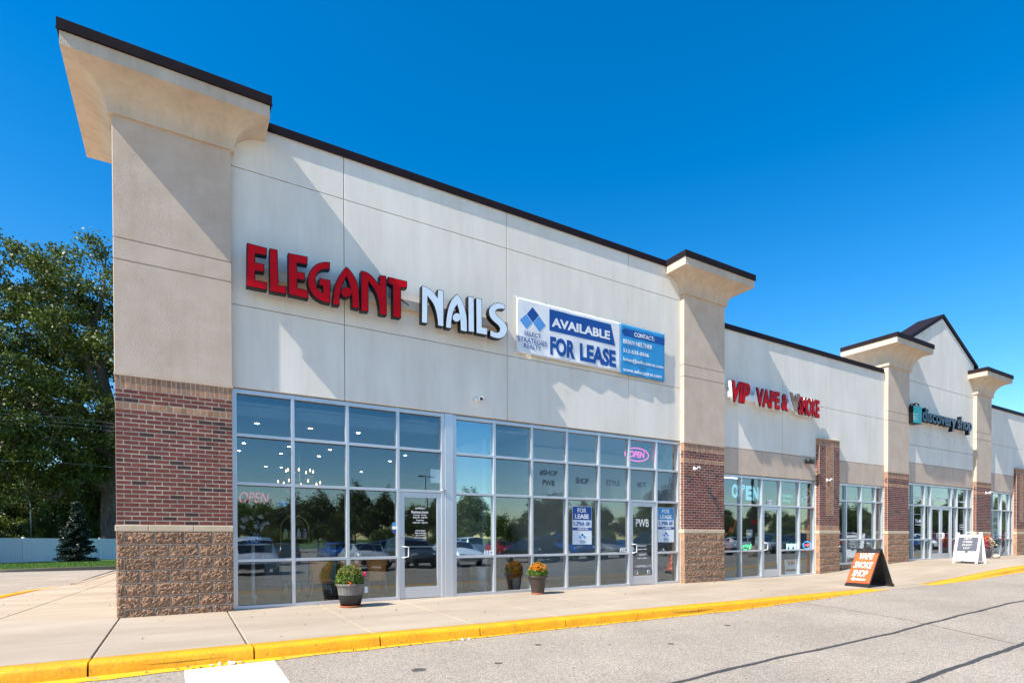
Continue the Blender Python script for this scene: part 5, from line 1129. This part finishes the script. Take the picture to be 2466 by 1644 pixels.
# shopping cart and autumn arrangement by the far pillar
cx_, cy_ = Gp(2398, 1338, .33); cz_ = zsw(cx_, cy_)
t = thing('shopping_cart', 'black wire shopping cart with red handle parked by the resale window', 'shopping cart', (cx_, cy_, cz_), .25)
b = MB(); L_, w_ = .85, .26
for z, dx in ((.52, 0), (.62, .02), (.74, .04), (.90, .07)):
    b.tube([(-.40-dx, -w_, z), (.40+dx*.5, -w_-.02, z), (.40+dx*.5, w_+.02, z), (-.40-dx, w_, z), (-.40-dx, -w_, z)], .010, 5, False)
for k in range(9):
    x = -.40+.1*k
    for sg_ in (-1, 1): b.tube([(x, sg_*w_, .52), (x, sg_*(w_+.01), .90)], .007, 4, False)
for k in range(5): y = -w_+.13*k; b.tube([(-.40, y, .52), (-.47, y, .90)], .007, 4, False); b.tube([(.4, y, .52), (.44, y, .9)], .007, 4, False); b.tube([(-.4, y, .52), (.4, y, .52)], .007, 4, False)
b.build('basket', M['black_metal'], t)
for sg_ in (-1, 1): MB().tube([(.44, sg_*w_, .92), (.42, sg_*w_, .5), (.36, sg_*w_, .18), (-.40, sg_*w_*.8, .15), (-.42, sg_*w_*.8, .10)], .016, 6).build('frame_rail', M['black_metal'], t)
MB().tube([(.52, -.28, .98), (.52, .28, .98)], .02, 8).build('handle', M['red_face'], t); MB().box(-.30, .0, -.29, -.275, .70, .86).build('name_plate', M['red_face'], t)
for x in (-.40, .36):
    for y in (-.2, .24): MB().lathe([(0, -.015), (.06, -.015), (.06, .015), (0, .015)], 0, 0, 0, 12).build('wheel', M['black_metal'], t, (x, y, .06)).rotation_euler.x = R(90)
ax_, ay_ = Gp(2372, 1343, .33)
t = thing('autumn_planter', 'grey tub of red, cream and green autumn foliage left of the shopping cart', 'planter', (ax_, ay_, zsw(ax_, ay_)))
MB().lathe([(0, 0), (.18, 0), (.25, .36), (.27, .38), (.25, .40), (0, .37)], 0, 0, 0, 28).build('tub', mat('zinc_tub', (.12, .13, .15), .6), t)
rg = np.random.default_rng(9)
for nm, mm, c, n in (('red_foliage', 'ored', (-.05, 0, .74), 120), ('cream_foliage', 'cream_eifs', (.10, -.1, .62), 260), ('green_foliage', 'mum_leaf', (.18, -.05, .55), 300), ('maroon_foliage', 'maroon', (-.15, -.05, .55), 260)):
    o = link(nm, leaf_mesh(nm, np.array(c)+rg.normal(size=(n, 3))*np.array([.09, .09, .11]), .036, M[mm], upw=.3, seed=n), t); o['kind'] = 'stuff'
for k, (x, z) in enumerate(((.20, .12), (.30, .08))): MB().lathe([(0, 0), (.08, .01), (.12, .07), (.08, .14), (.0, .15)], x, -.30, 0, 14, lambda an, z_: 1+.05*math.cos(8*an)).build('gourd', M['cream_eifs'], t)

# ------------------------------------------------------------------ cars in the lot (seen mirrored in the windows)
M['tyre'] = mat('tyre', (.012, .012, .013), .8); M['rim'] = mat('rim', (.5, .5, .52), .3, metal=.9); M['carglass'] = mat('car_glass', (.012, .016, .02), .05, spec=1.)
M['lamp'] = mat('headlight', (.75, .78, .8), .1); M['tail'] = mat('tail_light', (.5, .01, .01), .2); M['trim'] = mat('car_trim', (.02, .02, .02), .6)
def paint(n, c): return mat(n, c, .28, metal=.25, coat=.8)
PAINT = {n: paint(n+'_car_paint', c) for n, c in {'white': (.75, .76, .78), 'silver': (.42, .44, .46), 'black': (.012, .012, .014), 'blue': (.01, .10, .42), 'navy': (.012, .025, .07), 'red': (.35, .01, .012), 'grey': (.10, .11, .12), 'green': (.05, .10, .08)}.items()}
def car_meshes(kind):
    if kind == 'sedan': L_, w, st = 4.7, .90, [(-2.35, .55, .62, 0), (-2.25, .42, .92, 0), (-1.6, .28, 1.02, 0), (-.95, .28, 1.03, .42), (-.2, .28, 1.0, .44), (.55, .28, .98, .40), (1.25, .28, .95, .0), (2.05, .30, .82, 0), (2.32, .42, .66, 0)]
    elif kind == 'suv': L_, w, st = 4.7, .94, [(-2.3, .55, .75, 0), (-2.22, .40, 1.1, 0.0), (-2.0, .32, 1.12, .52), (-1.0, .32, 1.12, .60), (0, .32, 1.1, .60), (.6, .32, 1.08, .52), (1.25, .32, 1.05, .0), (2.0, .34, .95, 0), (2.3, .45, .78, 0)]
    elif kind == 'van': L_, w, st = 5.1, .98, [(-2.55, .5, .8, 0), (-2.48, .38, 1.05, 0), (-2.35, .32, 1.08, .68), (-1.0, .32, 1.08, .74), (.3, .32, 1.06, .74), (1.1, .32, 1.05, .62), (1.75, .32, 1.02, 0.0), (2.3, .34, .85, 0), (2.52, .45, .7, 0)]
    else: L_, w, st = 5.5, .98, [(-2.75, .55, .85, 0), (-2.7, .45, 1.1, 0), (-1.2, .40, 1.12, 0), (-.9, .40, 1.12, .58), (-.1, .40, 1.12, .64), (.7, .40, 1.12, .56), (1.2, .40, 1.12, 0), (2.5, .42, 1.05, 0), (2.75, .5, .85, 0)]
    vs = []; gl = MB()
    for (x, z0, zb, g) in st:
        tf = .80 if g else .93; nar = 1-.10*(abs(x)/ (L_/2))**4
        wt = w*nar
        vs += [(x, -wt*.88, z0), (x, -wt, z0+.15), (x, -wt, zb-.10), (x, -wt*.95, zb), (x, -wt*(tf if g else .70), zb+g+(.02 if not g else 0)-.03), (x, 0, zb+g+.045),
               (x, wt*(tf if g else .70), zb+g+(.02 if not g else 0)-.03), (x, wt*.95, zb), (x, wt, zb-.10), (x, wt, z0+.15), (x, wt*.88, z0)]
    k = 11; fs = []
    for i in range(len(st)-1):
        for j in range(k-1): fs.append((i*k+j, i*k+j+1, (i+1)*k+j+1, (i+1)*k+j)[::-1])
        fs.append((i*k+k-1, i*k, (i+1)*k, (i+1)*k+k-1)[::-1])
    n = len(vs); fs += [tuple(range(k)), tuple(range(n-k, n))[::-1]]
    body = MB().add(vs, fs, True)
    glass = {}
    idx = [i for i in range(len(st)) if st[i][3]]
    def pt(i, j): return Vector(vs[i*k+j])
    for s_, (ja, jb) in ((-1, (3, 4)), (1, (7, 6))):
        for q in range(len(idx)-1):
            i0, i1 = idx[q], idx[q+1]; a, b_, c, d = pt(i0, ja), pt(i1, ja), pt(i1, jb), pt(i0, jb); cc = (a+b_+c+d)/4; o = Vector((0, s_*.012, 0))
            pts = [cc+(p-cc)*.86+o for p in (a, b_, c, d)]; glass.setdefault('side', []).append(pts if s_ < 0 else pts[::-1])
    for (i0, i1) in ((idx[0]-1, idx[0]), (idx[-1]+1, idx[-1])):
        a, b_, c, d = pt(i0, 4), pt(i1, 4), pt(i1, 6), pt(i0, 6); m1, m2 = pt(i0, 5), pt(i1, 5); n_ = (Vector((-1 if i0 < i1 else 1, 0, .6))).normalized()*.02
        a = a.lerp(b_, .12); d = d.lerp(c, .12); m1 = m1.lerp(m2, .12); b_ = a.lerp(b_, .93); c = d.lerp(c, .93); m2 = m1.lerp(m2, .93)
        glass.setdefault('screen', []).append([p+n_ for p in (a, m1, m2, b_)]); glass['screen'].append([p+n_ for p in (m1, d, c, m2)])
    return L_, w, body, glass, st
CARS = {}
def make_car(kind, colour, label):
    if kind not in CARS:
        L_, w, body, glass, st = car_meshes(kind); ms = {}
        ms['body'] = body
        r = .33 if kind in ('sedan',) else .37
        ms['tyre'] = MB().lathe([(0, -.1), (r-.06, -.11), (r, -.08), (r, .08), (r-.06, .11), (0, .1)], 0, 0, 0, 20).mesh('tyre', M['tyre']); ms['rim'] = MB().lathe([(0, .112), (.05, .125), (.10, .112), (r-.11, .116), (r-.10, .10)], 0, 0, 0, 15, lambda an, z: 1).mesh('rim', M['rim'])
        ms['win'] = [MB().add(g, [(0, 1, 2, 3)]).mesh('window', M['carglass']) for g in glass['side']]; ms['scr'] = [MB().add(g, [(0, 1, 2, 3)]).mesh('windscreen', M['carglass']) for g in glass['screen']]
        ms['head'] = MB().panel(-.16, .16, -.03, .05, -.07, .07, .02).mesh('headlight', M['lamp']); ms['tailm'] = MB().panel(-.12, .12, -.03, .05, -.10, .10, .02).mesh('tail_light', M['tail'])
        ms['bump'] = MB().panel(-w*.8, w*.8, -.05, .08, -.10, .12, .03).mesh('bumper', M['trim']); CARS[kind] = (L_, w, ms, st, r)
    L_, w, ms, st, r = CARS[kind]
    t = thing('parked_car', label, 'car')
    link('body', MB_copy(ms['body'], PAINT[colour]), t)
    for me in ms['win']: link('window', me, t)
    for me in ms['scr']: link('windscreen', me, t)
    for x in (-L_*.30, L_*.31):
        for s_ in (-1, 1):
            W2 = link('wheel', None, t, (x, s_*(w-.09), r)); W2.rotation_euler.x = R(90)*(-s_)*1.0
            link('tyre', ms['tyre'], W2); link('rim', ms['rim'], W2)
    for s_ in (-1, 1):
        o = link('headlight', ms['head'], t, (L_/2-.10, s_*w*.66, st[-2][2]-.13)); o.rotation_euler.z = R(90); o = link('tail_light', ms['tailm'], t, (-L_/2+.10, s_*w*.74, st[1][2]-.18)); o.rotation_euler.z = R(-90)
    o = link('bumper', ms['bump'], t, (L_/2-.02, 0, .50)); o.rotation_euler.z = R(90); o = link('bumper', ms['bump'], t, (-L_/2+.02, 0, .52)); o.rotation_euler.z = R(-90)
    return t
_bc = {}
def MB_copy(b, m_):
    key = (id(b), m_.name)
    if key not in _bc: _bc[key] = b.mesh('body', m_)
    return _bc[key]
row = [(0, 'sedan', 'black'), (1, 'suv', 'navy'), (3, 'pickup', 'blue'), (4, 'sedan', 'silver'), (5, 'suv', 'white'), (6, 'van', 'white'), (8, 'sedan', 'white'), (9, 'suv', 'grey'), (10, 'sedan', 'white'), (12, 'sedan', 'black'), (13, 'suv', 'blue'), (14, 'sedan', 'silver'), (16, 'van', 'black'), (17, 'sedan', 'red'), (18, 'suv', 'white'), (20, 'sedan', 'silver'), (21, 'suv', 'green')]
for q, (k, kind, c) in enumerate(row):
    x = -14+2.75*(k+.5)-2.75*.0; y = -19.4; pv = row[q-1] if q else row[1]; t = make_car(kind, c, '%s %s in the near lot row beside a %s %s, seen reflected' % (c, kind, pv[2], pv[1])); t.location = (x, y, zas(x, y)); t.rotation_euler = (0, 0, R(90 if q % 3 else -90)); t['group'] = 'cars parked in the lot'
    t.rotation_euler.y = 0
ORD = 'first second third fourth fifth sixth seventh eighth ninth tenth eleventh twelfth thirteenth fourteenth fifteenth sixteenth seventeenth'.split()
for q in range(17):
    k = q*1.25; kind = ['suv', 'sedan', 'van', 'sedan', 'suv', 'pickup'][q % 6]; c = ['silver', 'red', 'grey', 'white', 'black', 'blue', 'navy', 'white'][q % 8]
    x = -8+2.9*q*1.4; y = -38; t = make_car(kind, c, '%s %s in the second lot row, %s in line, seen reflected' % (c, kind, ORD[q])); t.location = (x, y, zas(x, y)); t.rotation_euler.z = R(90 if q % 2 else -90); t['group'] = 'cars parked in the lot'
# tree belt on the far side of the lot
rt = random.Random(5)
for i in range(46):
    x = -25+4.9*i+rt.uniform(-2, 2); y = -78-rt.uniform(0, 22)-(8 if x > 80 else 0); src = gtA if rt.random() < .5 else gtB; s = rt.uniform(.85, 1.2)*(1.0 if x < 80 else 1.15)
    tcopy(src, x, y, zas(x, y)-1.0, s, rt.uniform(0, 6), 'leafy tree in the belt across the lot, seen only reflected in windows', 'trees across the lot')
for i in range(26):
    x = -18+7.5*i+rt.uniform(-2, 2); tcopy(gtA if i % 2 else gtB, x, -70-rt.uniform(0, 6), -1.8, .55, i*1.1, 'low shrub tree in front of the belt across the lot, reflected', 'low trees across the lot')
for i, (x, y, s) in enumerate(((12.5, -46, .62), (47, -34, .72), (62, -50, .8), (30, -48, .66))): tcopy(gtA, x, y, zas(x, y), s, i*2., ['parking lot tree', 'broad parking lot tree', 'distant parking lot tree', 'roadside tree'][i]+' on an island among parked cars, reflected in windows')
for i in range(34):
    u = i/33; x = 205-60*u+rt.uniform(-4, 4); y = -105+85*u+rt.uniform(-3, 3); tcopy(gtA if i % 3 else gtB, x, y, -1.5, rt.uniform(.95, 1.25), i*1.7, 'leafy tree in the belt beyond the right end of the lot, seen only reflected', 'trees beyond the lot')
for q in range(16):
    kind = ['sedan', 'suv', 'suv', 'van', 'sedan', 'pickup'][q % 6]; c = ['white', 'black', 'red', 'silver', 'navy', 'blue', 'grey'][q % 7]; x = 47+2.75*q*1.25; y = -19.4 if q % 4 else -25.5
    t = make_car(kind, c, '%s %s right of the lot, %s in line, reflected in far windows' % (c, kind, ORD[q])); t.location = (x, y, zas(x, y)); t.rotation_euler.z = R(90 if q % 2 else -90); t['group'] = 'cars parked in the lot'
def lotlight(x, y, lab, h=10.5):
    t = thing('light_pole', lab, 'light pole', (x, y, zas(x, y))); MB().lathe([(0, 0), (.3, 0), (.3, .7), (0, .7)], 0, 0, 0, 16).build('concrete_base', M['concrete'], t); MB().tube([(0, 0, .7), (0, 0, h)], [.11, .07]).build('pole', M['black_metal'], t); MB().tube([(-.9, 0, h-.1), (.9, 0, h-.1)], .04).build('arm', M['black_metal'], t)
    for s_ in (-1, 1): MB().box(s_*.9-.35, s_*.9+.35, -.2, .2, h-.2, h-.05).build('lamp_head', M['black_metal'], t)
lotlight(30.5, -62.5, 'tall black twin lot light pole reflected in the nail salon windows'); d_ = ray(1815, 1240); t_ = 34; lotlight(CAM.x+d_.x*t_, .36-(CAM.y+d_.y*t_), 'tall black lot light pole reflected in the vape shop windows', 11)

# ------------------------------------------------------------------ inside the shops
DL = emis('downlight', (1, .97, .9), 34); 
dlm = MB().lathe([(0, -.002), (.035, -.002), (.035, -.006)], 0, 0, 0, 16).mesh('lens', DL); dtr = MB().lathe([(.055, -.002), (.085, -.010), (.09, 0)], 0, 0, 0, 16).mesh('trim_ring', M['white_paint'])
for x in (2.21, 3.25, 4.265, 6.34):
    for y in (1.88, 4.6, 5.95, 9.1):
        if x > 4 and x < 5 and y == 9.1: x = 3.72
        t = thing('downlight', 'small round lit downlight in the nail salon ceiling', 'ceiling light', (x, y, 3.558), 0, 'ceiling downlights in the nail salon'); link('lens', dlm, t); link('trim_ring', dtr, t)
ch = thing('chandelier', 'lit crystal chandelier with candle bulbs hanging in the nail salon', 'chandelier', (3.22, 3.0, 0))
BULB = emis('warm_bulb', (1, .60, .26), 5); M['crystal'] = mat('crystal', (.5, .52, .55), .1, metal=.4)
MB().tube([(0, 0, 3.55), (0, 0, 2.9), (0, 0, 2.25)], [.01, .015, .03]).build('stem', M['steel'], ch)
for k in range(14):
    a = k*2*math.pi/14*1.0; r_ = .46 if k % 2 else .30; z = 2.42 if k % 2 else 2.68; c, s = math.cos(a), math.sin(a)
    MB().tube([(0, 0, z-.1), (r_*.5*c, r_*.5*s, z-.16), (r_*c, r_*s, z)], .008, 5).build('arm', M['steel'], ch); MB().lathe([(0, .06), (.012, .06), (.016, .09), (.0, .13)], 0, 0, 0, 8).build('bulb', BULB, ch, (r_*c, r_*s, z))
    MB().tube([(r_*c, r_*s, z), (r_*c, r_*s, z-.22)], [.012, .003], 5).build('crystal_drop', M['crystal'], ch)
MB().lathe([(.0, -.0), (.20, .02), (.34, .14), (.36, .16)], 0, 0, 2.08, 20).build('crystal_bowl', M['crystal'], ch)
M['bent'] = mat('orange_bentwood', (.80, .27, .045), .35, c2=(.88, .36, .08), scale=4, stretch=(1, 1, 6))
def chair(x, lab):
    t = thing('chair', lab, 'chair', (x, .60, 0), 0, 'bentwood chairs in the salon window'); vs = []; n = 12
    for j in range(9):
        z = .36+.50*j/8; hwid = .16+.09*(j/8)**1.5+(.02 if j < 2 else 0)
        for i in range(n+1): u = i/n*2-1; vs.append((u*hwid, -.05-.05*(j/8)+.07*u*u*(.5+j/8), z))
    MB().add(vs, [(j*(n+1)+i, j*(n+1)+i+1, (j+1)*(n+1)+i+1, (j+1)*(n+1)+i) for j in range(8) for i in range(n)], True).build('backrest', M['bent'], t).modifiers.new('s', 'SOLIDIFY').thickness = .012
    MB().panel(-.19, .19, -.05, .36, .40, .425, .01).build('seat', M['bent'], t)
    for sx in (-1, 1):
        for sy in (0, 1): MB().tube([(sx*.15, -.02+.32*sy, .41), (sx*.21, -.07+.44*sy, 0)], .011, 6).build('leg', M['steel'], t)
chair(3.18, 'orange bentwood chair behind the second low pane, its back to the window'); chair(3.76, 'orange bentwood chair standing behind the ribbed flower pot'); chair(4.28, 'orange bentwood chair behind the low pane left of the salon door')
for k, x in enumerate((3.35, 3.75, 4.05, 4.45, 5.05)): MB().tube([(x+.21*math.cos(a*math.pi/14), 1.7+.2*(k % 2), .84+.26*math.sin(a*math.pi/14)) for a in range(15)], .009, 6, False).build('wire_hoop', M['steel'], label='thin white wire hoop standing among the salon chairs', cat='hoop', group='wire hoops in the salon')
MB().box(2.35, 2.5, .5, .9, 0, .02).build('floor_plate', M['dark_plastic'], bld)
M['brass'] = mat('brass', (.55, .38, .16), .35, metal=.8)
t = thing('display_shelf', 'arched brass shelf rack holding bottles behind the leftmost mullion', 'shelf', (2.86, 1.5, 0))
MB().tube([(-.27, 0, 0), (-.27, 0, 1.42)]+[(-.27*math.cos(a*math.pi/12), 0, 1.42+.27*math.sin(a*math.pi/12)) for a in range(1, 12)]+[(.27, 0, 1.42), (.27, 0, 0)], .012, 6).build('arched_frame', M['brass'], t)
for z in (.10, .42, .80, 1.22): MB().box(-.27, .27, -.12, .12, z-.012, z).build('shelf_board', M['brass'], t)
for z in (.10, 1.22):
    for k, c in enumerate(((.62, .62, .35), (.65, .60, .45), (.60, .62, .66), (.62, .38, .45))):
        x = 2.86-.19+.125*k; t = thing('bottle', 'pale lotion bottle standing on the %s board of the arched shelf' % ('lowest' if z < .5 else 'top'), 'bottle', (x, 1.45, z), 0, 'lotion bottles on the arched shelf')
        MB().lathe([(0, 0), (.042, 0), (.045, .02), (.045, .13), (.02, .16), (.02, .175), (0, .175)], 0, 0, 0, 14).build('bottle_body', mat('lotion_%d_%d' % (k, z), c, .3), t); MB().lathe([(0, .175), (.024, .175), (.024, .20), (0, .20)], 0, 0, 0, 10).build('bottle_cap', M['white'], t)
t = thing('orchid_arrangement', 'white orchids in a blue and white vase behind the leftmost tall pane', 'orchid', (2.0, .75, 1.13))
MB().lathe([(0, 0), (.10, 0), (.14, .05), (.14, .13), (.12, .14), (0, .13)], 0, 0, 0, 20).build('vase', mat('blue_white_china', (.75, .78, .82), .15, c2=(.03, .10, .45), scale=22, contrast=(.5, .55)), t)
for k in range(4): a = k*1.6; MB().tube([(0, 0, .12), (.04*math.cos(a), .04*math.sin(a), .45), (.16*math.cos(a), .16*math.sin(a), .62)], .005, 5).build('stem', M['mum_leaf'], t)
rg = np.random.default_rng(12); C = np.concatenate([np.array([-.05, 0, .45])+rg.normal(size=(14, 3))*np.array([.16, .08, .10]), np.array([.05, 0, .22])+rg.normal(size=(8, 3))*np.array([.10, .05, .12])])
o = link('orchid_flowers', leaf_mesh('orchid_flowers', np.repeat(C, 9, 0)+rg.normal(size=(198, 3))*.018, .035, M['white'], upw=0, seed=1), t); o['kind'] = 'stuff'
o = link('orchid_leaves', leaf_mesh('orchid_leaves', np.array([0, 0, .66])+rg.normal(size=(260, 3))*np.array([.15, .10, .05]), .05, M['leaf_d'], seed=2), t); o['kind'] = 'stuff'
t = thing('side_table', 'white pedestal table under the orchids in the salon window', 'table', (2.0, .75, 0)); MB().lathe([(0, 1.10), (.30, 1.10), (.30, 1.13), (0, 1.13)], 0, 0, 0, 28).build('table_top', M['white'], t); MB().tube([(0, 0, 0), (0, 0, 1.1)], [.04, .03]).build('pedestal', M['white'], t)
t = thing('cord', 'tangled white cord hanging down inside the leftmost low pane', 'cord'); MB().tube([(1.98, .30, 1.05), (1.96, .30, .5), (1.94, .30, .2)], .006, 5).build('hanging_strand', M['white'], t)
rg_ = random.Random(3)
for k in range(9): a = rg_.uniform(-1.2, 1.4); MB().tube([(1.94, .30, .2), (1.94+.08*math.cos(a), .3, .2+.05*math.sin(a)), (1.94+rg_.uniform(-.2, .18), .3, .2+rg_.uniform(-.14, .03))], .003, 4).build('loose_strand', M['white'], t)
MB().panel(4.98, 5.38, .60, .68, 3.56, 3.74, .02).build('emergency_light', M['plaster_w'], label='beige emergency exit light near the ceiling behind the pane above the door', cat='emergency light')
t = thing('reception_desk', 'low white desk deep inside the nail salon', 'desk', (3.6, 5, 0)); MB().panel(-.9, .9, 0, .6, 0, 1.05).build('desk_body', M['plaster_w'], t); MB().box(-.95, .95, -.05, .65, 1.05, 1.09).build('desk_top', M['brass'], t)
t = thing('water_dispenser', 'white cylindrical dispenser with dark top in the low pane left of the number 234', 'dispenser', (6.87, 1.0, 0)); MB().lathe([(0, 0), (.11, 0), (.11, .40), (.105, .42), (.11, .44), (.11, .56), (0, .56)], 0, 0, 0, 24).build('drum', M['white'], t); MB().lathe([(0, .56), (.12, .56), (.12, .62), (.07, .72), (0, .74)], 0, 0, 0, 20).build('lid', M['dark_plastic'], t)
t = thing('small_table', 'small table with trays behind the first low pane right of the aluminium cover panel', 'table', (6.25, 1.1, 0)); MB().box(-.30, .30, -.2, .2, .60, .63).build('table_top', M['dark_plastic'], t)
for sx in (-1, 1): MB().box(sx*.27-.015, sx*.27+.015, -.18, .18, 0, .6).build('leg', M['dark_plastic'], t)
MB().box(-.2, .1, -.1, .1, .25, .34).build('tray', M['mid_blue'] if 0 else M['maroon'], t)
t = thing('indoor_ficus', 'leafy indoor ficus in a wicker basket behind the second column of panes', 'potted plant', (7.42, 1.0, 0)); M['wicker'] = mat('wicker', (.22, .12, .07), .8, c2=(.34, .2, .12), scale=30)
MB().lathe([(0, 0), (.17, 0), (.23, .27), (.21, .28), (0, .24)], 0, 0, 0, 24).build('basket', M['wicker'], t); MB().tube([(0, 0, .2), (-.03, .0, .8), (.02, 0, 1.3)], [.02, .018, .012]).build('stem', M['bark'], t)
rg = np.random.default_rng(31); C = np.array([-.05, 0, 1.45])+rg.normal(size=(60, 3))*np.array([.24, .18, .30]); o = link('foliage', leaf_mesh('foliage', np.repeat(C, 22, 0)+rg.normal(size=(1320, 3))*.06, .045, M['leaf_d'], seed=3), t)
t = thing('gold_leaf_plant', 'yellowish potted plant in a pale tub beside the wicker basket', 'potted plant', (7.95-.45, .75, 0)); t.location = (7.58, .62, 0); MB().lathe([(0, 0), (.08, 0), (.10, .30), (0, .28)], 0, 0, 0, 16).build('tub', M['cream_eifs'], t)
o = link('foliage', leaf_mesh('foliage', np.array([0, 0, .46])+rg.normal(size=(300, 3))*np.array([.09, .08, .10]), .035, M['gold'], seed=6), t)
# vape shop and thrift shop furniture, dimly seen
for k, (x, y, c) in enumerate(((15.2, 3.5, 'dark_plastic'), (17.6, 4, 'wicker'), (21.2, 2.2, 'wicker'), (26, 3.5, 'dark_plastic'), (29.2, 2.5, 'wicker'))):
    t = thing('display_rack', ['dark display rack at the back left of the vape shop', 'brown display rack at the back right of the vape shop', 'brown rack behind the window by the brick pilaster', 'dark clothes rack inside the thrift shop doors', 'brown shelf rack right of the thrift shop doors'][k], 'rack', (x, y, .0 if x < 20 else .3))
    for z in (.1, .5, .9, 1.3, 1.7): MB().box(-.6, .6, -.2, .2, z-.02, z).build('shelf_board', M[c], t)
    for sx in (-1, 1): MB().box(sx*.6-.02, sx*.6+.02, -.2, .2, 0, 1.8).build('side_panel', M[c], t)
TL = emis('tube_light', (.9, .95, 1), 4)
for k, (x, y) in enumerate(((15, 2.2), (17, 2.2), (15.5, 5), (26, 3), (28, 3), (21.3, 3))): MB().box(x-.55, x+.55, y-.05, y+.05, 3.26, 3.295).build('tube_light', TL, label='lit strip light on the shop ceiling seen through glass', cat='ceiling light', group='strip lights in the far shops')
